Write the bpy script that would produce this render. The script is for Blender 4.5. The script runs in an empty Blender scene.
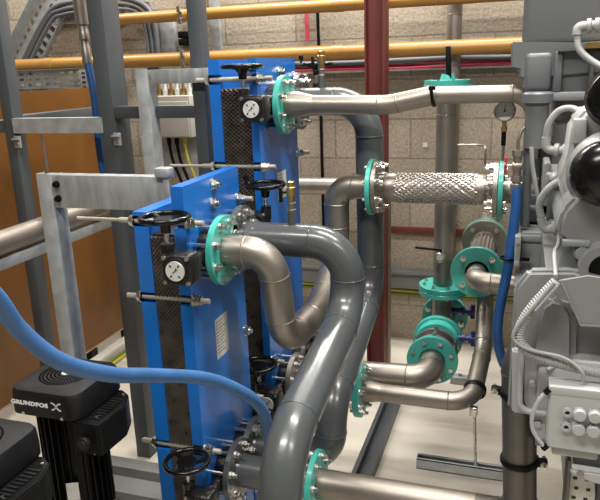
import bpy, bmesh, math, random
from mathutils import Vector, Matrix, Quaternion
random.seed(7)
S = bpy.context.scene
C = S.collection
PI = math.pi
ROOT = {}          # object name -> world position of the Empty that carries it

# ------------------------------------------------------------------ materials
def mat(name, col, rough=.5, metal=0., noise=0., nscale=6., bump=0., bscale=40., coat=0., dirt=None, dscale=3., damt=.5, stretch=None, spec=.5):
    m = bpy.data.materials.new(name); m.use_nodes = True
    nt = m.node_tree; N = nt.nodes; L = nt.links
    b = N['Principled BSDF']
    b.inputs['Base Color'].default_value = (*col, 1)
    b.inputs['Roughness'].default_value = rough
    b.inputs['Metallic'].default_value = metal
    b.inputs['Specular IOR Level'].default_value = spec
    if coat:
        b.inputs['Coat Weight'].default_value = coat
        b.inputs['Coat Roughness'].default_value = .15
    tc = N.new('ShaderNodeTexCoord'); mp = N.new('ShaderNodeMapping')
    L.new(tc.outputs['Object'], mp.inputs['Vector'])
    if stretch: mp.inputs['Scale'].default_value = stretch
    last = None
    if noise:
        n = N.new('ShaderNodeTexNoise'); n.inputs['Scale'].default_value = nscale; n.inputs['Detail'].default_value = 5
        L.new(mp.outputs['Vector'], n.inputs['Vector'])
        r = N.new('ShaderNodeMapRange'); r.inputs['From Min'].default_value = .3; r.inputs['From Max'].default_value = .7
        r.inputs['To Min'].default_value = 1 - noise; r.inputs['To Max'].default_value = 1 + noise
        L.new(n.outputs['Fac'], r.inputs['Value'])
        h = N.new('ShaderNodeMix'); h.data_type = 'RGBA'; h.blend_type = 'MULTIPLY'; h.inputs[0].default_value = 1
        h.inputs[6].default_value = (*col, 1)
        L.new(r.outputs['Result'], h.inputs[7]); last = h.outputs[2]
        rr = N.new('ShaderNodeMapRange'); rr.inputs['From Min'].default_value = .3; rr.inputs['From Max'].default_value = .7
        rr.inputs['To Min'].default_value = max(.04, rough - noise * .35); rr.inputs['To Max'].default_value = min(1, rough + noise * .35)
        L.new(n.outputs['Fac'], rr.inputs['Value']); L.new(rr.outputs['Result'], b.inputs['Roughness'])
    if dirt:
        n2 = N.new('ShaderNodeTexNoise'); n2.inputs['Scale'].default_value = dscale; n2.inputs['Detail'].default_value = 8; n2.inputs['Roughness'].default_value = .65
        L.new(mp.outputs['Vector'], n2.inputs['Vector'])
        r2 = N.new('ShaderNodeMapRange'); r2.inputs['From Min'].default_value = .5; r2.inputs['From Max'].default_value = .72
        r2.inputs['To Min'].default_value = 0; r2.inputs['To Max'].default_value = damt
        L.new(n2.outputs['Fac'], r2.inputs['Value'])
        h2 = N.new('ShaderNodeMix'); h2.data_type = 'RGBA'
        L.new(r2.outputs['Result'], h2.inputs[0])
        if last: L.new(last, h2.inputs[6])
        else: h2.inputs[6].default_value = (*col, 1)
        h2.inputs[7].default_value = (*dirt, 1); last = h2.outputs[2]
    if last: L.new(last, b.inputs['Base Color'])
    if bump:
        n3 = N.new('ShaderNodeTexNoise'); n3.inputs['Scale'].default_value = bscale; n3.inputs['Detail'].default_value = 4
        L.new(mp.outputs['Vector'], n3.inputs['Vector'])
        bp = N.new('ShaderNodeBump'); bp.inputs['Strength'].default_value = bump; bp.inputs['Distance'].default_value = .01
        L.new(n3.outputs['Fac'], bp.inputs['Height']); L.new(bp.outputs['Normal'], b.inputs['Normal'])
    return m

M = {}
M['steel'] = mat('brushed_stainless', (.305, .280, .245), .42, .85, .14, 5, .03, 60, dirt=(.28, .24, .20), dscale=4, damt=.5)
M['steel_dull'] = mat('dull_stainless', (.32, .29, .25), .46, .8, .16, 6, .04, 70, dirt=(.19, .155, .125), dscale=5, damt=.6)
M['steel_dark'] = mat('dark_stainless', (.15, .14, .13), .45, .7, .25, 5, .05, 50, dirt=(.10, .085, .07), dscale=5, damt=.7)  # darker stainless tone with brown mottling, for riser, filter barrel and bracket leg
M['zinc'] = mat('zinc_plated', (.62, .60, .56), .28, 1, .1, 20)
M['galv'] = mat('galvanised_steel', (.36, .38, .385), .48, .35, .16, 22, .05, 60, dirt=(.55, .56, .56), dscale=16, damt=.5)
M['grey'] = mat('grey_pipe_paint', (.068, .075, .079), .30, 0, .08, 5, .03, 90, coat=.35)
M['teal'] = mat('teal_flange_paint', (.055, .42, .355), .38, 0, .10, 8, .05, 60, coat=.2)
M['blue'] = mat('blue_frame_paint', (.008, .150, .55), .32, 0, .08, 4, .02, 60, coat=.3)
M['black'] = mat('black_plastic', (.0035, .0035, .004), .45, 0, .15, 20, .05, 120, spec=.18)
M['blackgloss'] = mat('black_gloss', (.004, .004, .004), .20, 0, coat=.0, spec=.35)
M['castblack'] = mat('cast_black_iron', (.010, .010, .010), .33, 0, .2, 30, .25, 90)
M['pumpgrey'] = mat('charcoal_cap_plastic', (.008, .008, .009), .5, 0, .12, 30, .12, 300, spec=.28)
M['column'] = mat('dark_grey_frame_paint', (.060, .068, .075), .42, 0, .08, 5)
M['ochre'] = mat('ochre_pipe_paint', (.36, .185, .042), .36, 0, .10, 4, dirt=(.24, .125, .03), dscale=3, damt=.5)
M['red'] = mat('oxide_red_paint', (.135, .023, .017), .55, 0, .10, 5)
M['brown'] = mat('brown_phenolic_board', (.145, .056, .008), .42, 0, .12, 2.5, dirt=(.075, .029, .006), dscale=2.2, damt=.7)
M['boardedge'] = mat('pale_board_edge', (.42, .30, .19), .7)
M['hose'] = mat('blue_hose_rubber', (.036, .120, .295), .45, 0, .12, 14, .08, 120, dirt=(.08, .18, .33), dscale=9, damt=.5)
M['hose2'] = mat('deep_blue_hose_rubber', (.014, .080, .25), .42, 0, .10, 14)
M['navy'] = mat('navy_blue_paint', (.012, .03, .16), .35)
M['rod'] = mat('tie_rod_steel', (.44, .41, .35), .5, .45, .15, 20)
M['brass'] = mat('brass', (.62, .42, .16), .32, 1, .15, 20)
M['engine'] = mat('engine_grey_paint', (.225, .232, .235), .38, 0, .10, 4, .05, 30, coat=.15)
M['engine_dark'] = mat('darker_engine_grey_paint', (.125, .133, .14), .40, 0, .10, 4)
M['engine_pale'] = mat('pale_grey_paint', (.42, .425, .42), .42, 0, .06, 5)
M['conduit'] = mat('grey_conduit_plastic', (.33, .335, .33), .5, 0, .06, 10)
M['boxgrey'] = mat('pale_grey_box_paint', (.44, .455, .45), .42, 0, .04, 8)
M['white'] = mat('white_label', (.62, .62, .58), .5, 0, .1, 40)
M['whitepaint'] = mat('white_print', (.85, .85, .85), .5)
M['ink'] = mat('dark_ink', (.012, .012, .012), .6)
M['print'] = mat('grey_print', (.16, .16, .16), .6)
M['slot'] = mat('dark_slot', (.0015, .0015, .0015), .8, spec=.1)
M['galvbeam'] = mat('streaked_galvanised', (.33, .345, .35), .5, .35, .22, 14, .05, 60, dirt=(.60, .61, .61), dscale=9, damt=.55, stretch=(2.6, 1, .5))
M['cable'] = mat('grey_cable', (.085, .09, .10), .5)
M['pink'] = mat('pink_red_cable', (.50, .045, .085), .5)
M['earth'] = mat('earth_cable_green', (.14, .20, .03), .5)
M['yellow'] = mat('earth_cable_yellow', (.45, .40, .05), .5)
M['valvered'] = mat('red_handle', (.50, .02, .03), .4)
M['trunk'] = mat('grey_trunking', (.16, .165, .16), .5, 0, .1, 6)
M['concrete'] = mat('painted_plinth', (.60, .57, .50), .75, 0, .1, 4, .1, 40)
M['rubber'] = mat('black_rubber', (.014, .014, .015), .5)
M['cream'] = mat('cream_box', (.36, .345, .30), .5, 0, .05, 6)
M['glass'] = mat('gauge_face', (.60, .60, .58), .15)

def wall_material():
    m = bpy.data.materials.new('concrete_block_wall'); m.use_nodes = True
    nt = m.node_tree; N = nt.nodes; L = nt.links; b = N['Principled BSDF']; b.inputs['Roughness'].default_value = .85
    b.inputs['Specular IOR Level'].default_value = .2
    tc = N.new('ShaderNodeTexCoord'); sp = N.new('ShaderNodeSeparateXYZ'); L.new(tc.outputs['Object'], sp.inputs[0])
    ad = N.new('ShaderNodeMath'); ad.operation = 'ADD'; L.new(sp.outputs['X'], ad.inputs[0]); L.new(sp.outputs['Y'], ad.inputs[1])
    cb = N.new('ShaderNodeCombineXYZ'); L.new(ad.outputs[0], cb.inputs['X']); L.new(sp.outputs['Z'], cb.inputs['Y'])
    mp = N.new('ShaderNodeMapping'); mp.inputs['Location'].default_value = (.35, .005, 0); L.new(cb.outputs[0], mp.inputs['Vector'])
    br = N.new('ShaderNodeTexBrick'); br.inputs['Scale'].default_value = 1
    br.inputs['Brick Width'].default_value = .46; br.inputs['Row Height'].default_value = .232
    br.inputs['Mortar Size'].default_value = .006; br.inputs['Mortar Smooth'].default_value = .25; br.inputs['Bias'].default_value = 0
    br.inputs['Color1'].default_value = (.45, .385, .30, 1); br.inputs['Color2'].default_value = (.39, .335, .26, 1); br.inputs['Mortar'].default_value = (.31, .26, .20, 1)
    L.new(mp.outputs[0], br.inputs['Vector'])
    n = N.new('ShaderNodeTexNoise'); n.inputs['Scale'].default_value = 60; n.inputs['Detail'].default_value = 6; n.inputs['Roughness'].default_value = .7
    L.new(tc.outputs['Object'], n.inputs['Vector'])
    n2 = N.new('ShaderNodeTexNoise'); n2.inputs['Scale'].default_value = 2.2; n2.inputs['Detail'].default_value = 5; L.new(tc.outputs['Object'], n2.inputs['Vector'])
    r = N.new('ShaderNodeMapRange'); r.inputs['From Min'].default_value = .32; r.inputs['From Max'].default_value = .62; r.inputs['To Min'].default_value = .62; r.inputs['To Max'].default_value = 1.1
    L.new(n.outputs['Fac'], r.inputs['Value'])
    r2 = N.new('ShaderNodeMapRange'); r2.inputs['From Min'].default_value = .3; r2.inputs['From Max'].default_value = .7; r2.inputs['To Min'].default_value = .82; r2.inputs['To Max'].default_value = 1.12
    L.new(n2.outputs['Fac'], r2.inputs['Value'])
    mu = N.new('ShaderNodeMath'); mu.operation = 'MULTIPLY'; L.new(r.outputs[0], mu.inputs[0]); L.new(r2.outputs[0], mu.inputs[1])
    mx = N.new('ShaderNodeMix'); mx.data_type = 'RGBA'; mx.blend_type = 'MULTIPLY'; mx.inputs[0].default_value = 1
    L.new(br.outputs['Color'], mx.inputs[6]); L.new(mu.outputs[0], mx.inputs[7]); L.new(mx.outputs[2], b.inputs['Base Color'])
    bp = N.new('ShaderNodeBump'); bp.inputs['Strength'].default_value = .6; bp.inputs['Distance'].default_value = .006
    ma = N.new('ShaderNodeMath'); ma.operation = 'SUBTRACT'; L.new(n.outputs['Fac'], ma.inputs[0]); L.new(br.outputs['Fac'], ma.inputs[1])
    L.new(ma.outputs[0], bp.inputs['Height']); L.new(bp.outputs['Normal'], b.inputs['Normal'])
    return m
M['wall'] = wall_material()

def floor_material():
    m = mat('screed_floor', (.60, .56, .475), .5, 0, .14, 1.6, .06, 25, dirt=(.33, .29, .23), dscale=2.4, damt=.8, stretch=(.55, 2.2, 1))
    return m
M['floor'] = floor_material()
M['plaster'] = mat('painted_plaster', (.24, .23, .215), .8, 0, .06, 2)

def braid_material():
    m = bpy.data.materials.new('steel_braid'); m.use_nodes = True
    nt = m.node_tree; N = nt.nodes; L = nt.links; b = N['Principled BSDF']
    b.inputs['Metallic'].default_value = .85; b.inputs['Roughness'].default_value = .42
    b.inputs['Base Color'].default_value = (.50, .465, .42, 1)
    return m
M['braid'] = braid_material()

# ------------------------------------------------------------------ mesh tools
def V(*a): return Vector(a if len(a) == 3 else a[0])
def frame_of(d):
    d = Vector(d).normalized()
    u = d.cross(Vector((0, 0, 1)))
    if u.length < 1e-3: u = d.cross(Vector((0, 1, 0)))
    u.normalize(); return u, d.cross(u).normalized(), d

def box(bm, x0, x1, y0, y1, z0, z1, bev=0., seg=2):
    vs = [bm.verts.new((x, y, z)) for x in (x0, x1) for y in (y0, y1) for z in (z0, z1)]
    F = [(0, 1, 3, 2), (4, 6, 7, 5), (0, 4, 5, 1), (2, 3, 7, 6), (0, 2, 6, 4), (1, 5, 7, 3)]
    fs = [bm.faces.new([vs[i] for i in f]) for f in F]
    if bev:
        es = list({e for f in fs for e in f.edges})
        bmesh.ops.bevel(bm, geom=es, offset=bev, segments=seg, affect='EDGES', profile=.5)
    return bm

def obox(bm, c, ax, ay, az, hx, hy, hz, bev=0.):
    """box at c with half sizes along three axes"""
    c = Vector(c); ax, ay, az = [Vector(a).normalized() for a in (ax, ay, az)]
    vs = [bm.verts.new(c + ax * (sx * hx) + ay * (sy * hy) + az * (sz * hz)) for sx in (-1, 1) for sy in (-1, 1) for sz in (-1, 1)]
    F = [(0, 1, 3, 2), (4, 6, 7, 5), (0, 4, 5, 1), (2, 3, 7, 6), (0, 2, 6, 4), (1, 5, 7, 3)]
    fs = [bm.faces.new([vs[i] for i in f]) for f in F]
    bmesh.ops.recalc_face_normals(bm, faces=fs)
    if bev:
        es = list({e for f in fs for e in f.edges})
        bmesh.ops.bevel(bm, geom=es, offset=bev, segments=2, affect='EDGES', profile=.5)
    return bm

def lathe(bm, prof, c, axis, seg=32, close=False):
    """prof: list of (r, h) along axis from c"""
    u, v, d = frame_of(axis); c = Vector(c)
    rings = []
    for r, h in prof:
        if r < 1e-6: rings.append([bm.verts.new(c + d * h)])
        else: rings.append([bm.verts.new(c + d * h + (u * math.cos(2 * PI * i / seg) + v * math.sin(2 * PI * i / seg)) * r) for i in range(seg)])
    pairs = list(zip(rings, rings[1:])) + ([(rings[-1], rings[0])] if close else [])
    fs = []
    for a, b in pairs:
        for i in range(seg):
            j = (i + 1) % seg
            if len(a) == 1 and len(b) == 1: continue
            if len(a) == 1: fs.append(bm.faces.new((a[0], b[i], b[j])))
            elif len(b) == 1: fs.append(bm.faces.new((a[i], b[0], a[j])))
            else: fs.append(bm.faces.new((a[i], b[i], b[j], a[j])))
    bmesh.ops.recalc_face_normals(bm, faces=fs)
    return bm

def cyl(bm, p0, p1, r, seg=20, r1=None, cap=True):
    p0 = Vector(p0); p1 = Vector(p1); L = (p1 - p0).length
    r1 = r if r1 is None else r1
    prof = [(r, 0), (r1, L)]
    if cap: prof = [(0, 0)] + prof + [(0, L)]
    return lathe(bm, prof, p0, p1 - p0, seg)

def fillet(pts, rad, n=9):
    pts = [Vector(p) for p in pts]
    if not isinstance(rad, (list, tuple)): rad = [rad] * len(pts)
    out = [pts[0]]; marks = []
    for i in range(1, len(pts) - 1):
        a = (pts[i - 1] - pts[i]); b = (pts[i + 1] - pts[i])
        la, lb = a.length, b.length; a.normalize(); b.normalize()
        ang = a.angle(b)
        if ang > PI - .02: out.append(pts[i]); continue
        t = rad[i] / math.tan(ang / 2); t = min(t, la * .499, lb * .499)
        R = t * math.tan(ang / 2)
        bis = (a + b).normalized(); cen = pts[i] + bis * (R / math.sin(ang / 2))
        s = pts[i] + a * t; e = pts[i] + b * t
        vs, ve = s - cen, e - cen; tot = vs.angle(ve); axis = vs.cross(ve).normalized()
        marks.append((s, -a)); 
        for k in range(n + 1):
            out.append(cen + Quaternion(axis, tot * k / n) @ vs)
        marks.append((e, b))
    out.append(pts[-1])
    return out, marks

def smooth_path(pts, n=12):
    """Catmull-Rom through the points"""
    P = [Vector(p) for p in pts]; P = [2 * P[0] - P[1]] + P + [2 * P[-1] - P[-2]]
    out = []
    for i in range(1, len(P) - 2):
        for k in range(n):
            t = k / n
            out.append(.5 * (2 * P[i] + (P[i + 1] - P[i - 1]) * t + (2 * P[i - 1] - 5 * P[i] + 4 * P[i + 1] - P[i + 2]) * t * t + (3 * P[i] - P[i - 1] - 3 * P[i + 1] + P[i + 2]) * t ** 3))
    out.append(P[-2]); return out

def sweep(bm, path, r, seg=16, cap=True):
    path = [Vector(p) for p in path]
    q = [path[0]]
    for p in path[1:]:
        if (p - q[-1]).length > 1e-5: q.append(p)
    path = q
    T = []
    for i in range(len(path)):
        a = path[max(0, i - 1)]; b = path[min(len(path) - 1, i + 1)]; T.append((b - a).normalized())
    u, v, d = frame_of(T[0]); rings = []
    for i, p in enumerate(path):
        if i:
            ax = T[i - 1].cross(T[i])
            if ax.length > 1e-7: u = Quaternion(ax.normalized(), T[i - 1].angle(T[i])) @ u
            u = (u - T[i] * u.dot(T[i])).normalized()
        w = T[i].cross(u); rr = r(i / (len(path) - 1)) if callable(r) else r
        rings.append([bm.verts.new(p + (u * math.cos(2 * PI * k / seg) + w * math.sin(2 * PI * k / seg)) * rr) for k in range(seg)])
    fs = []
    for a, b in zip(rings, rings[1:]):
        for k in range(seg):
            j = (k + 1) % seg; fs.append(bm.faces.new((a[k], a[j], b[j], b[k])))
    if cap: fs.append(bm.faces.new(rings[0][::-1])); fs.append(bm.faces.new(rings[-1]))
    bmesh.ops.recalc_face_normals(bm, faces=fs)
    return bm

def pipe_mesh(bm, pts, r, rad, seg=28, weld=True):
    path, marks = fillet(pts, rad, 12)
    sweep(bm, path, r, seg)
    if weld:
        for p, t in marks: torus(bm, p, t, r, .0022, seg, 6)
    return bm

def torus(bm, c, axis, R, r, seg=32, s2=8):
    u, v, d = frame_of(axis); c = Vector(c); rings = []
    for i in range(seg):
        a = 2 * PI * i / seg; e = u * math.cos(a) + v * math.sin(a)
        rings.append([bm.verts.new(c + e * (R + r * math.cos(2 * PI * k / s2)) + d * (r * math.sin(2 * PI * k / s2))) for k in range(s2)])
    fs = []
    for i in range(seg):
        a, b = rings[i], rings[(i + 1) % seg]
        for k in range(s2):
            j = (k + 1) % s2; fs.append(bm.faces.new((a[k], b[k], b[j], a[j])))
    bmesh.ops.recalc_face_normals(bm, faces=fs)
    return bm

def hexnut(bm, c, axis, r, h):
    u, v, d = frame_of(axis); c = Vector(c)
    A = [bm.verts.new(c + (u * math.cos(k * PI / 3) + v * math.sin(k * PI / 3)) * r) for k in range(6)]
    B = [bm.verts.new(a.co + d * h) for a in A]
    fs = [bm.faces.new(A[::-1]), bm.faces.new(B)] + [bm.faces.new((A[k], A[(k + 1) % 6], B[(k + 1) % 6], B[k])) for k in range(6)]
    bmesh.ops.recalc_face_normals(bm, faces=fs)
    return bm

def prism(bm, poly, axis, h0, h1):
    """poly: points in the plane across 'axis' ('x': (y,z); 'y': (x,z); 'z': (x,y))"""
    def mk(p, h): return {'x': (h, p[0], p[1]), 'y': (p[0], h, p[1]), 'z': (p[0], p[1], h)}[axis]
    A = [bm.verts.new(mk(p, h0)) for p in poly]; B = [bm.verts.new(mk(p, h1)) for p in poly]; n = len(poly)
    fs = [bm.faces.new(A), bm.faces.new(B[::-1])] + [bm.faces.new((A[i], B[i], B[(i + 1) % n], A[(i + 1) % n])) for i in range(n)]
    bmesh.ops.recalc_face_normals(bm, faces=fs)
    return fs

def obj(name, bm, m, parent=None, angle=38, mats=None):
    me = bpy.data.meshes.new(name)
    off = ROOT.get(parent.name) if parent else None
    if off is not None: bmesh.ops.translate(bm, verts=bm.verts, vec=-off)
    bm.to_mesh(me); bm.free()
    for p in me.polygons: p.use_smooth = True
    me.set_sharp_from_angle(angle=math.radians(angle))
    me.materials.append(m)
    for x in mats or []: me.materials.append(x)
    o = bpy.data.objects.new(name, me); C.objects.link(o)
    if parent:
        o.parent = parent
        if off is not None: ROOT[o.name] = off
    return o
def B(): return bmesh.new()
def thing(name, label, cat, loc=(0, 0, 0), group=None):
    o = bpy.data.objects.new(name, None); C.objects.link(o); o.empty_display_size = .05
    o.location = loc; o['label'] = label; o['category'] = cat
    if group: o['group'] = group
    ROOT[o.name] = Vector(loc); return o
def tag(o, label, cat, group=None, kind=None):
    o['label'] = label; o['category'] = cat
    if group: o['group'] = group
    if kind: o['kind'] = kind
    return o
def struct(name, bm, m):
    o = obj(name, bm, m); o['kind'] = 'structure'; return o
def copy_tree(o, parent=None):
    c = o.copy(); C.objects.link(c)
    if parent: c.parent = parent
    for ch in list(o.children): copy_tree(ch, c)
    return c

BOLT = {}
def bolt(parent, c, axis, L=.06, r=.006, m=None, name='bolt'):
    """a stud with a washer and nut at each end, centred at c"""
    key = (round(L, 4), round(r, 4), name)
    if key not in BOLT:
        bm = B(); cyl(bm, (0, 0, -L / 2), (0, 0, L / 2), r * .62, 8)
        for s in (-1, 1):
            e = L / 2 - r * 2.2
            a = (0, 0, s * e)
            hexnut(bm, a, (0, 0, s), r * 1.1, r * 1.1)
            cyl(bm, (0, 0, s * (e - r * .35)), a, r * 1.3, 12)
        me = bpy.data.meshes.new(name); bm.to_mesh(me); bm.free()
        for p in me.polygons: p.use_smooth = True
        me.set_sharp_from_angle(angle=math.radians(35)); me.materials.append(m or M['zinc']); BOLT[key] = me
    o = bpy.data.objects.new(name, BOLT[key]); C.objects.link(o); o.parent = parent
    off = ROOT.get(parent.name, Vector((0, 0, 0)))
    q = Vector((0, 0, 1)).rotation_difference(Vector(axis))
    o.rotation_mode = 'QUATERNION'; o.rotation_quaternion = q; o.location = Vector(c) - off
    return o

def flange(parent, c, axis, m, R=.1, t=.019, bore=.046, nb=8, bc=.08, L=.06, boff=0., hub=.0, a0=None, label=None, br=.0102):
    """a flange ring: c is the middle of its thickness"""
    ax = Vector(axis).normalized(); u, v, d = frame_of(ax); c = Vector(c)
    bm = B(); e = .0015
    prof = [(bore, -t / 2), (R - e, -t / 2), (R, -t / 2 + e), (R, t / 2 - e), (R - e, t / 2), (bore + (.006 if hub else 0), t / 2)]
    if hub: prof += [(bore + .002, t / 2 + hub)]
    prof.append((bore, t / 2 + hub))
    lathe(bm, prof, c, ax, 48, close=True)
    f = obj('flange', bm, m, parent)
    if label: f['label'] = label
    for k in range(nb):
        a = 2 * PI * (k + .5) / nb if a0 is None else a0 + 2 * PI * k / nb
        bolt(f, c + (u * math.cos(a) + v * math.sin(a)) * bc + ax * boff, ax, L, br)
    return f

# ------------------------------------------------------------------ the room
YW = 3.95
XL, XR, YF, ZC = -4.6, 2.6, -2.6, 3.7
bm = B(); box(bm, XL, XR, YF, YW, -.1, 0); struct('floor', bm, M['floor'])
bm = B(); box(bm, XL, XR, YW, YW + .2, 0, ZC); struct('wall_back', bm, M['wall'])
bm = B(); box(bm, XL - .2, XL, YF, YW, 0, ZC); struct('wall_left', bm, M['wall'])
bm = B(); box(bm, XR, XR + .2, YF, YW, 0, ZC); struct('wall_right', bm, M['plaster'])
bm = B(); box(bm, XL, XR, YF - .2, YF, 0, ZC); struct('wall_front', bm, M['plaster'])
bm = B(); box(bm, XL, XR, YF, YW, ZC, ZC + .1); struct('ceiling', bm, M['plaster'])

# ------------------------------------------------------------------ plate heat exchangers
def exchanger(label, XS, y0, y1, ztl, ztr, zb, rods, ports, nuts, plate, packtop):
    xl0, xl1, xr0, xr1 = XS
    t = thing('plate_heat_exchanger', label, 'heat exchanger', ((xl0 + xr1) / 2, (y0 + y1) / 2, 0))
    def outline(ztop):
        pts = [(y0, zb)]
        for z in rods: pts += [(y0, z - .016), (y0 + .022, z - .016), (y0 + .022, z + .016), (y0, z + .016)]
        pts += [(y0, ztop), (y1, ztop)]
        for z in rods[::-1]: pts += [(y1, z + .016), (y1 - .022, z + .016), (y1 - .022, z - .016), (y1, z - .016)]
        pts += [(y1, zb)]
        return pts
    bm = B(); prism(bm, outline(ztl), 'x', xl0, xl1); obj('pressure_plate', bm, M['blue'], t)
    bm = B(); prism(bm, outline(ztr), 'x', xr0, xr1); fp = obj('frame_plate', bm, M['blue'], t)
    # corrugated plate pack, its edges crossing like a honeycomb
    bm = B(); box(bm, xl1, xr0, y0 + .016, y1 - .016, zb + .03, packtop)
    for f in bm.faces: f.material_index = 0
    n = 13; step = (xr0 - xl1) / n; pz = .0135
    k0 = int((packtop - zb - .03) / pz * 2)
    for i in range(n):
        xc = xl1 + step * (i + .5); prev = None
        for k in range(k0 + 1):
            z = zb + .03 + k * pz / 2
            dx = step * .5 * (1 if (k + i) % 2 else -1)
            cur = []
            for (ex, ey) in ((-.0012, y0 + .004), (.0012, y0 + .004), (.0012, y0 + .018), (-.0012, y0 + .018)):
                cur.append(bm.verts.new((xc + dx * .96 + ex, ey, z)))
            if prev:
                for a in range(3): bm.faces.new((prev[a], prev[a + 1], cur[a + 1], cur[a])).material_index = 1
            prev = cur
    pk = obj('plate_pack', bm, M['packback'], t, mats=[M['packedge']])
    # small saw-tooth top edge of the plates
    for s, yy in ((-1, y0), (1, y1)):
        for j, z in enumerate(rods):
            yr = yy - s * .011
            xa = xl0 - (.045 if s > 0 else RODX[j % len(RODX)]); xb = xr1 + .05
            bm = B(); cyl(bm, (xl0 - .05, yr, z), (xb, yr, z), .0078, 12)
            if xa < xl0 - .051: cyl(bm, (xa, yr, z), (xl0 - .049, yr, z), .0050, 10)
            r = obj('tie_rod', bm, M['rod'], t)
            for xc, d in ((xl0, -1), (xr1, 1)):
                bm = B(); hexnut(bm, (xc, yr, z), (d, 0, 0), .0155, .016); cyl(bm, (xc, yr, z), (xc + d * .004, yr, z), .019, 16)
                if d > 0: hexnut(bm, (xc + .016, yr, z), (1, 0, 0), .013, .012)
                obj('nut', bm, M['zinc'], r)
    for (yy, z) in nuts:
        bm = B(); hexnut(bm, (xr1, yy, z), (1, 0, 0), .0155, .015); cyl(bm, (xr1, yy, z), (xr1 + .004, yy, z), .019, 16); cyl(bm, (xr1, yy, z), (xr1 + .024, yy, z), .008, 10)
        obj('bolt', bm, M['zinc'], t)
    yc = (y0 + y1) / 2
    bm = B(); box(bm, xl1, xr0, yc - .02, yc + .02, packtop + .012, packtop + .052, .003); obj('carrying_bar', bm, M['column'], t)
    for xa, xb in ((xl0, xl1), (xr0, xr1)):
        for yy in (y0 + .03, y1 - .09):
            bm = B(); box(bm, xa, xb, yy, yy + .06, .012, zb + .001); box(bm, xa - .03, xb + .03, yy - .01, yy + .07, 0, .012)
            obj('foot', bm, M['blue'], t)
    ya, yb, za, zb2 = plate
    bm = B(); box(bm, xr1, xr1 + .0012, ya, yb, za, zb2); np_ = obj('nameplate', bm, M['white'], t); np_['label'] = 'white data plate with rows of small print'
    bm = B(); rows = int((zb2 - za) / .011)
    for k in range(1, rows):
        z = zb2 - k * .011; w = (yb - ya) * random.uniform(.45, .85)
        box(bm, xr1 + .0013, xr1 + .0016, ya + .006, ya + .006 + w, z - .0016, z + .0012)
    obj('print', bm, M['print'], np_)
    return t

M['packback'] = mat('dark_plate_pack', (.020, .011, .006), .6, 0, .5, 60)
M['packedge'] = mat('plate_edge', (.26, .22, .19), .36, .7, .3, 30)
RODX = [.06, .06, .2]
XF = (-1.006, -.960, -.882, -.846)
RODX = [.055, .047, .19]
hx1 = exchanger('blue plate heat exchanger in front, beside the black pumps', XF, 1.547, 1.917, 1.334, 1.407, .29, [.613, 1.085, 1.307],
          None, [(1.734, 1.382), (1.72, 1.329), (1.900, .857)], (1.679, 1.765, .848, .977), 1.27)
XB = (-1.006, -.967, -.860, -.833)
RODX = [.05, .05, .18, .05]
hx2 = exchanger('tall blue plate heat exchanger behind, near the block wall', XB, 2.084, 2.484, 1.736, 1.736, .34, [.66, 1.02, 1.380, 1.671],
          None, [(2.30, 1.69)], (2.24, 2.33, 1.235, 1.335), 1.640)

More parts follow.
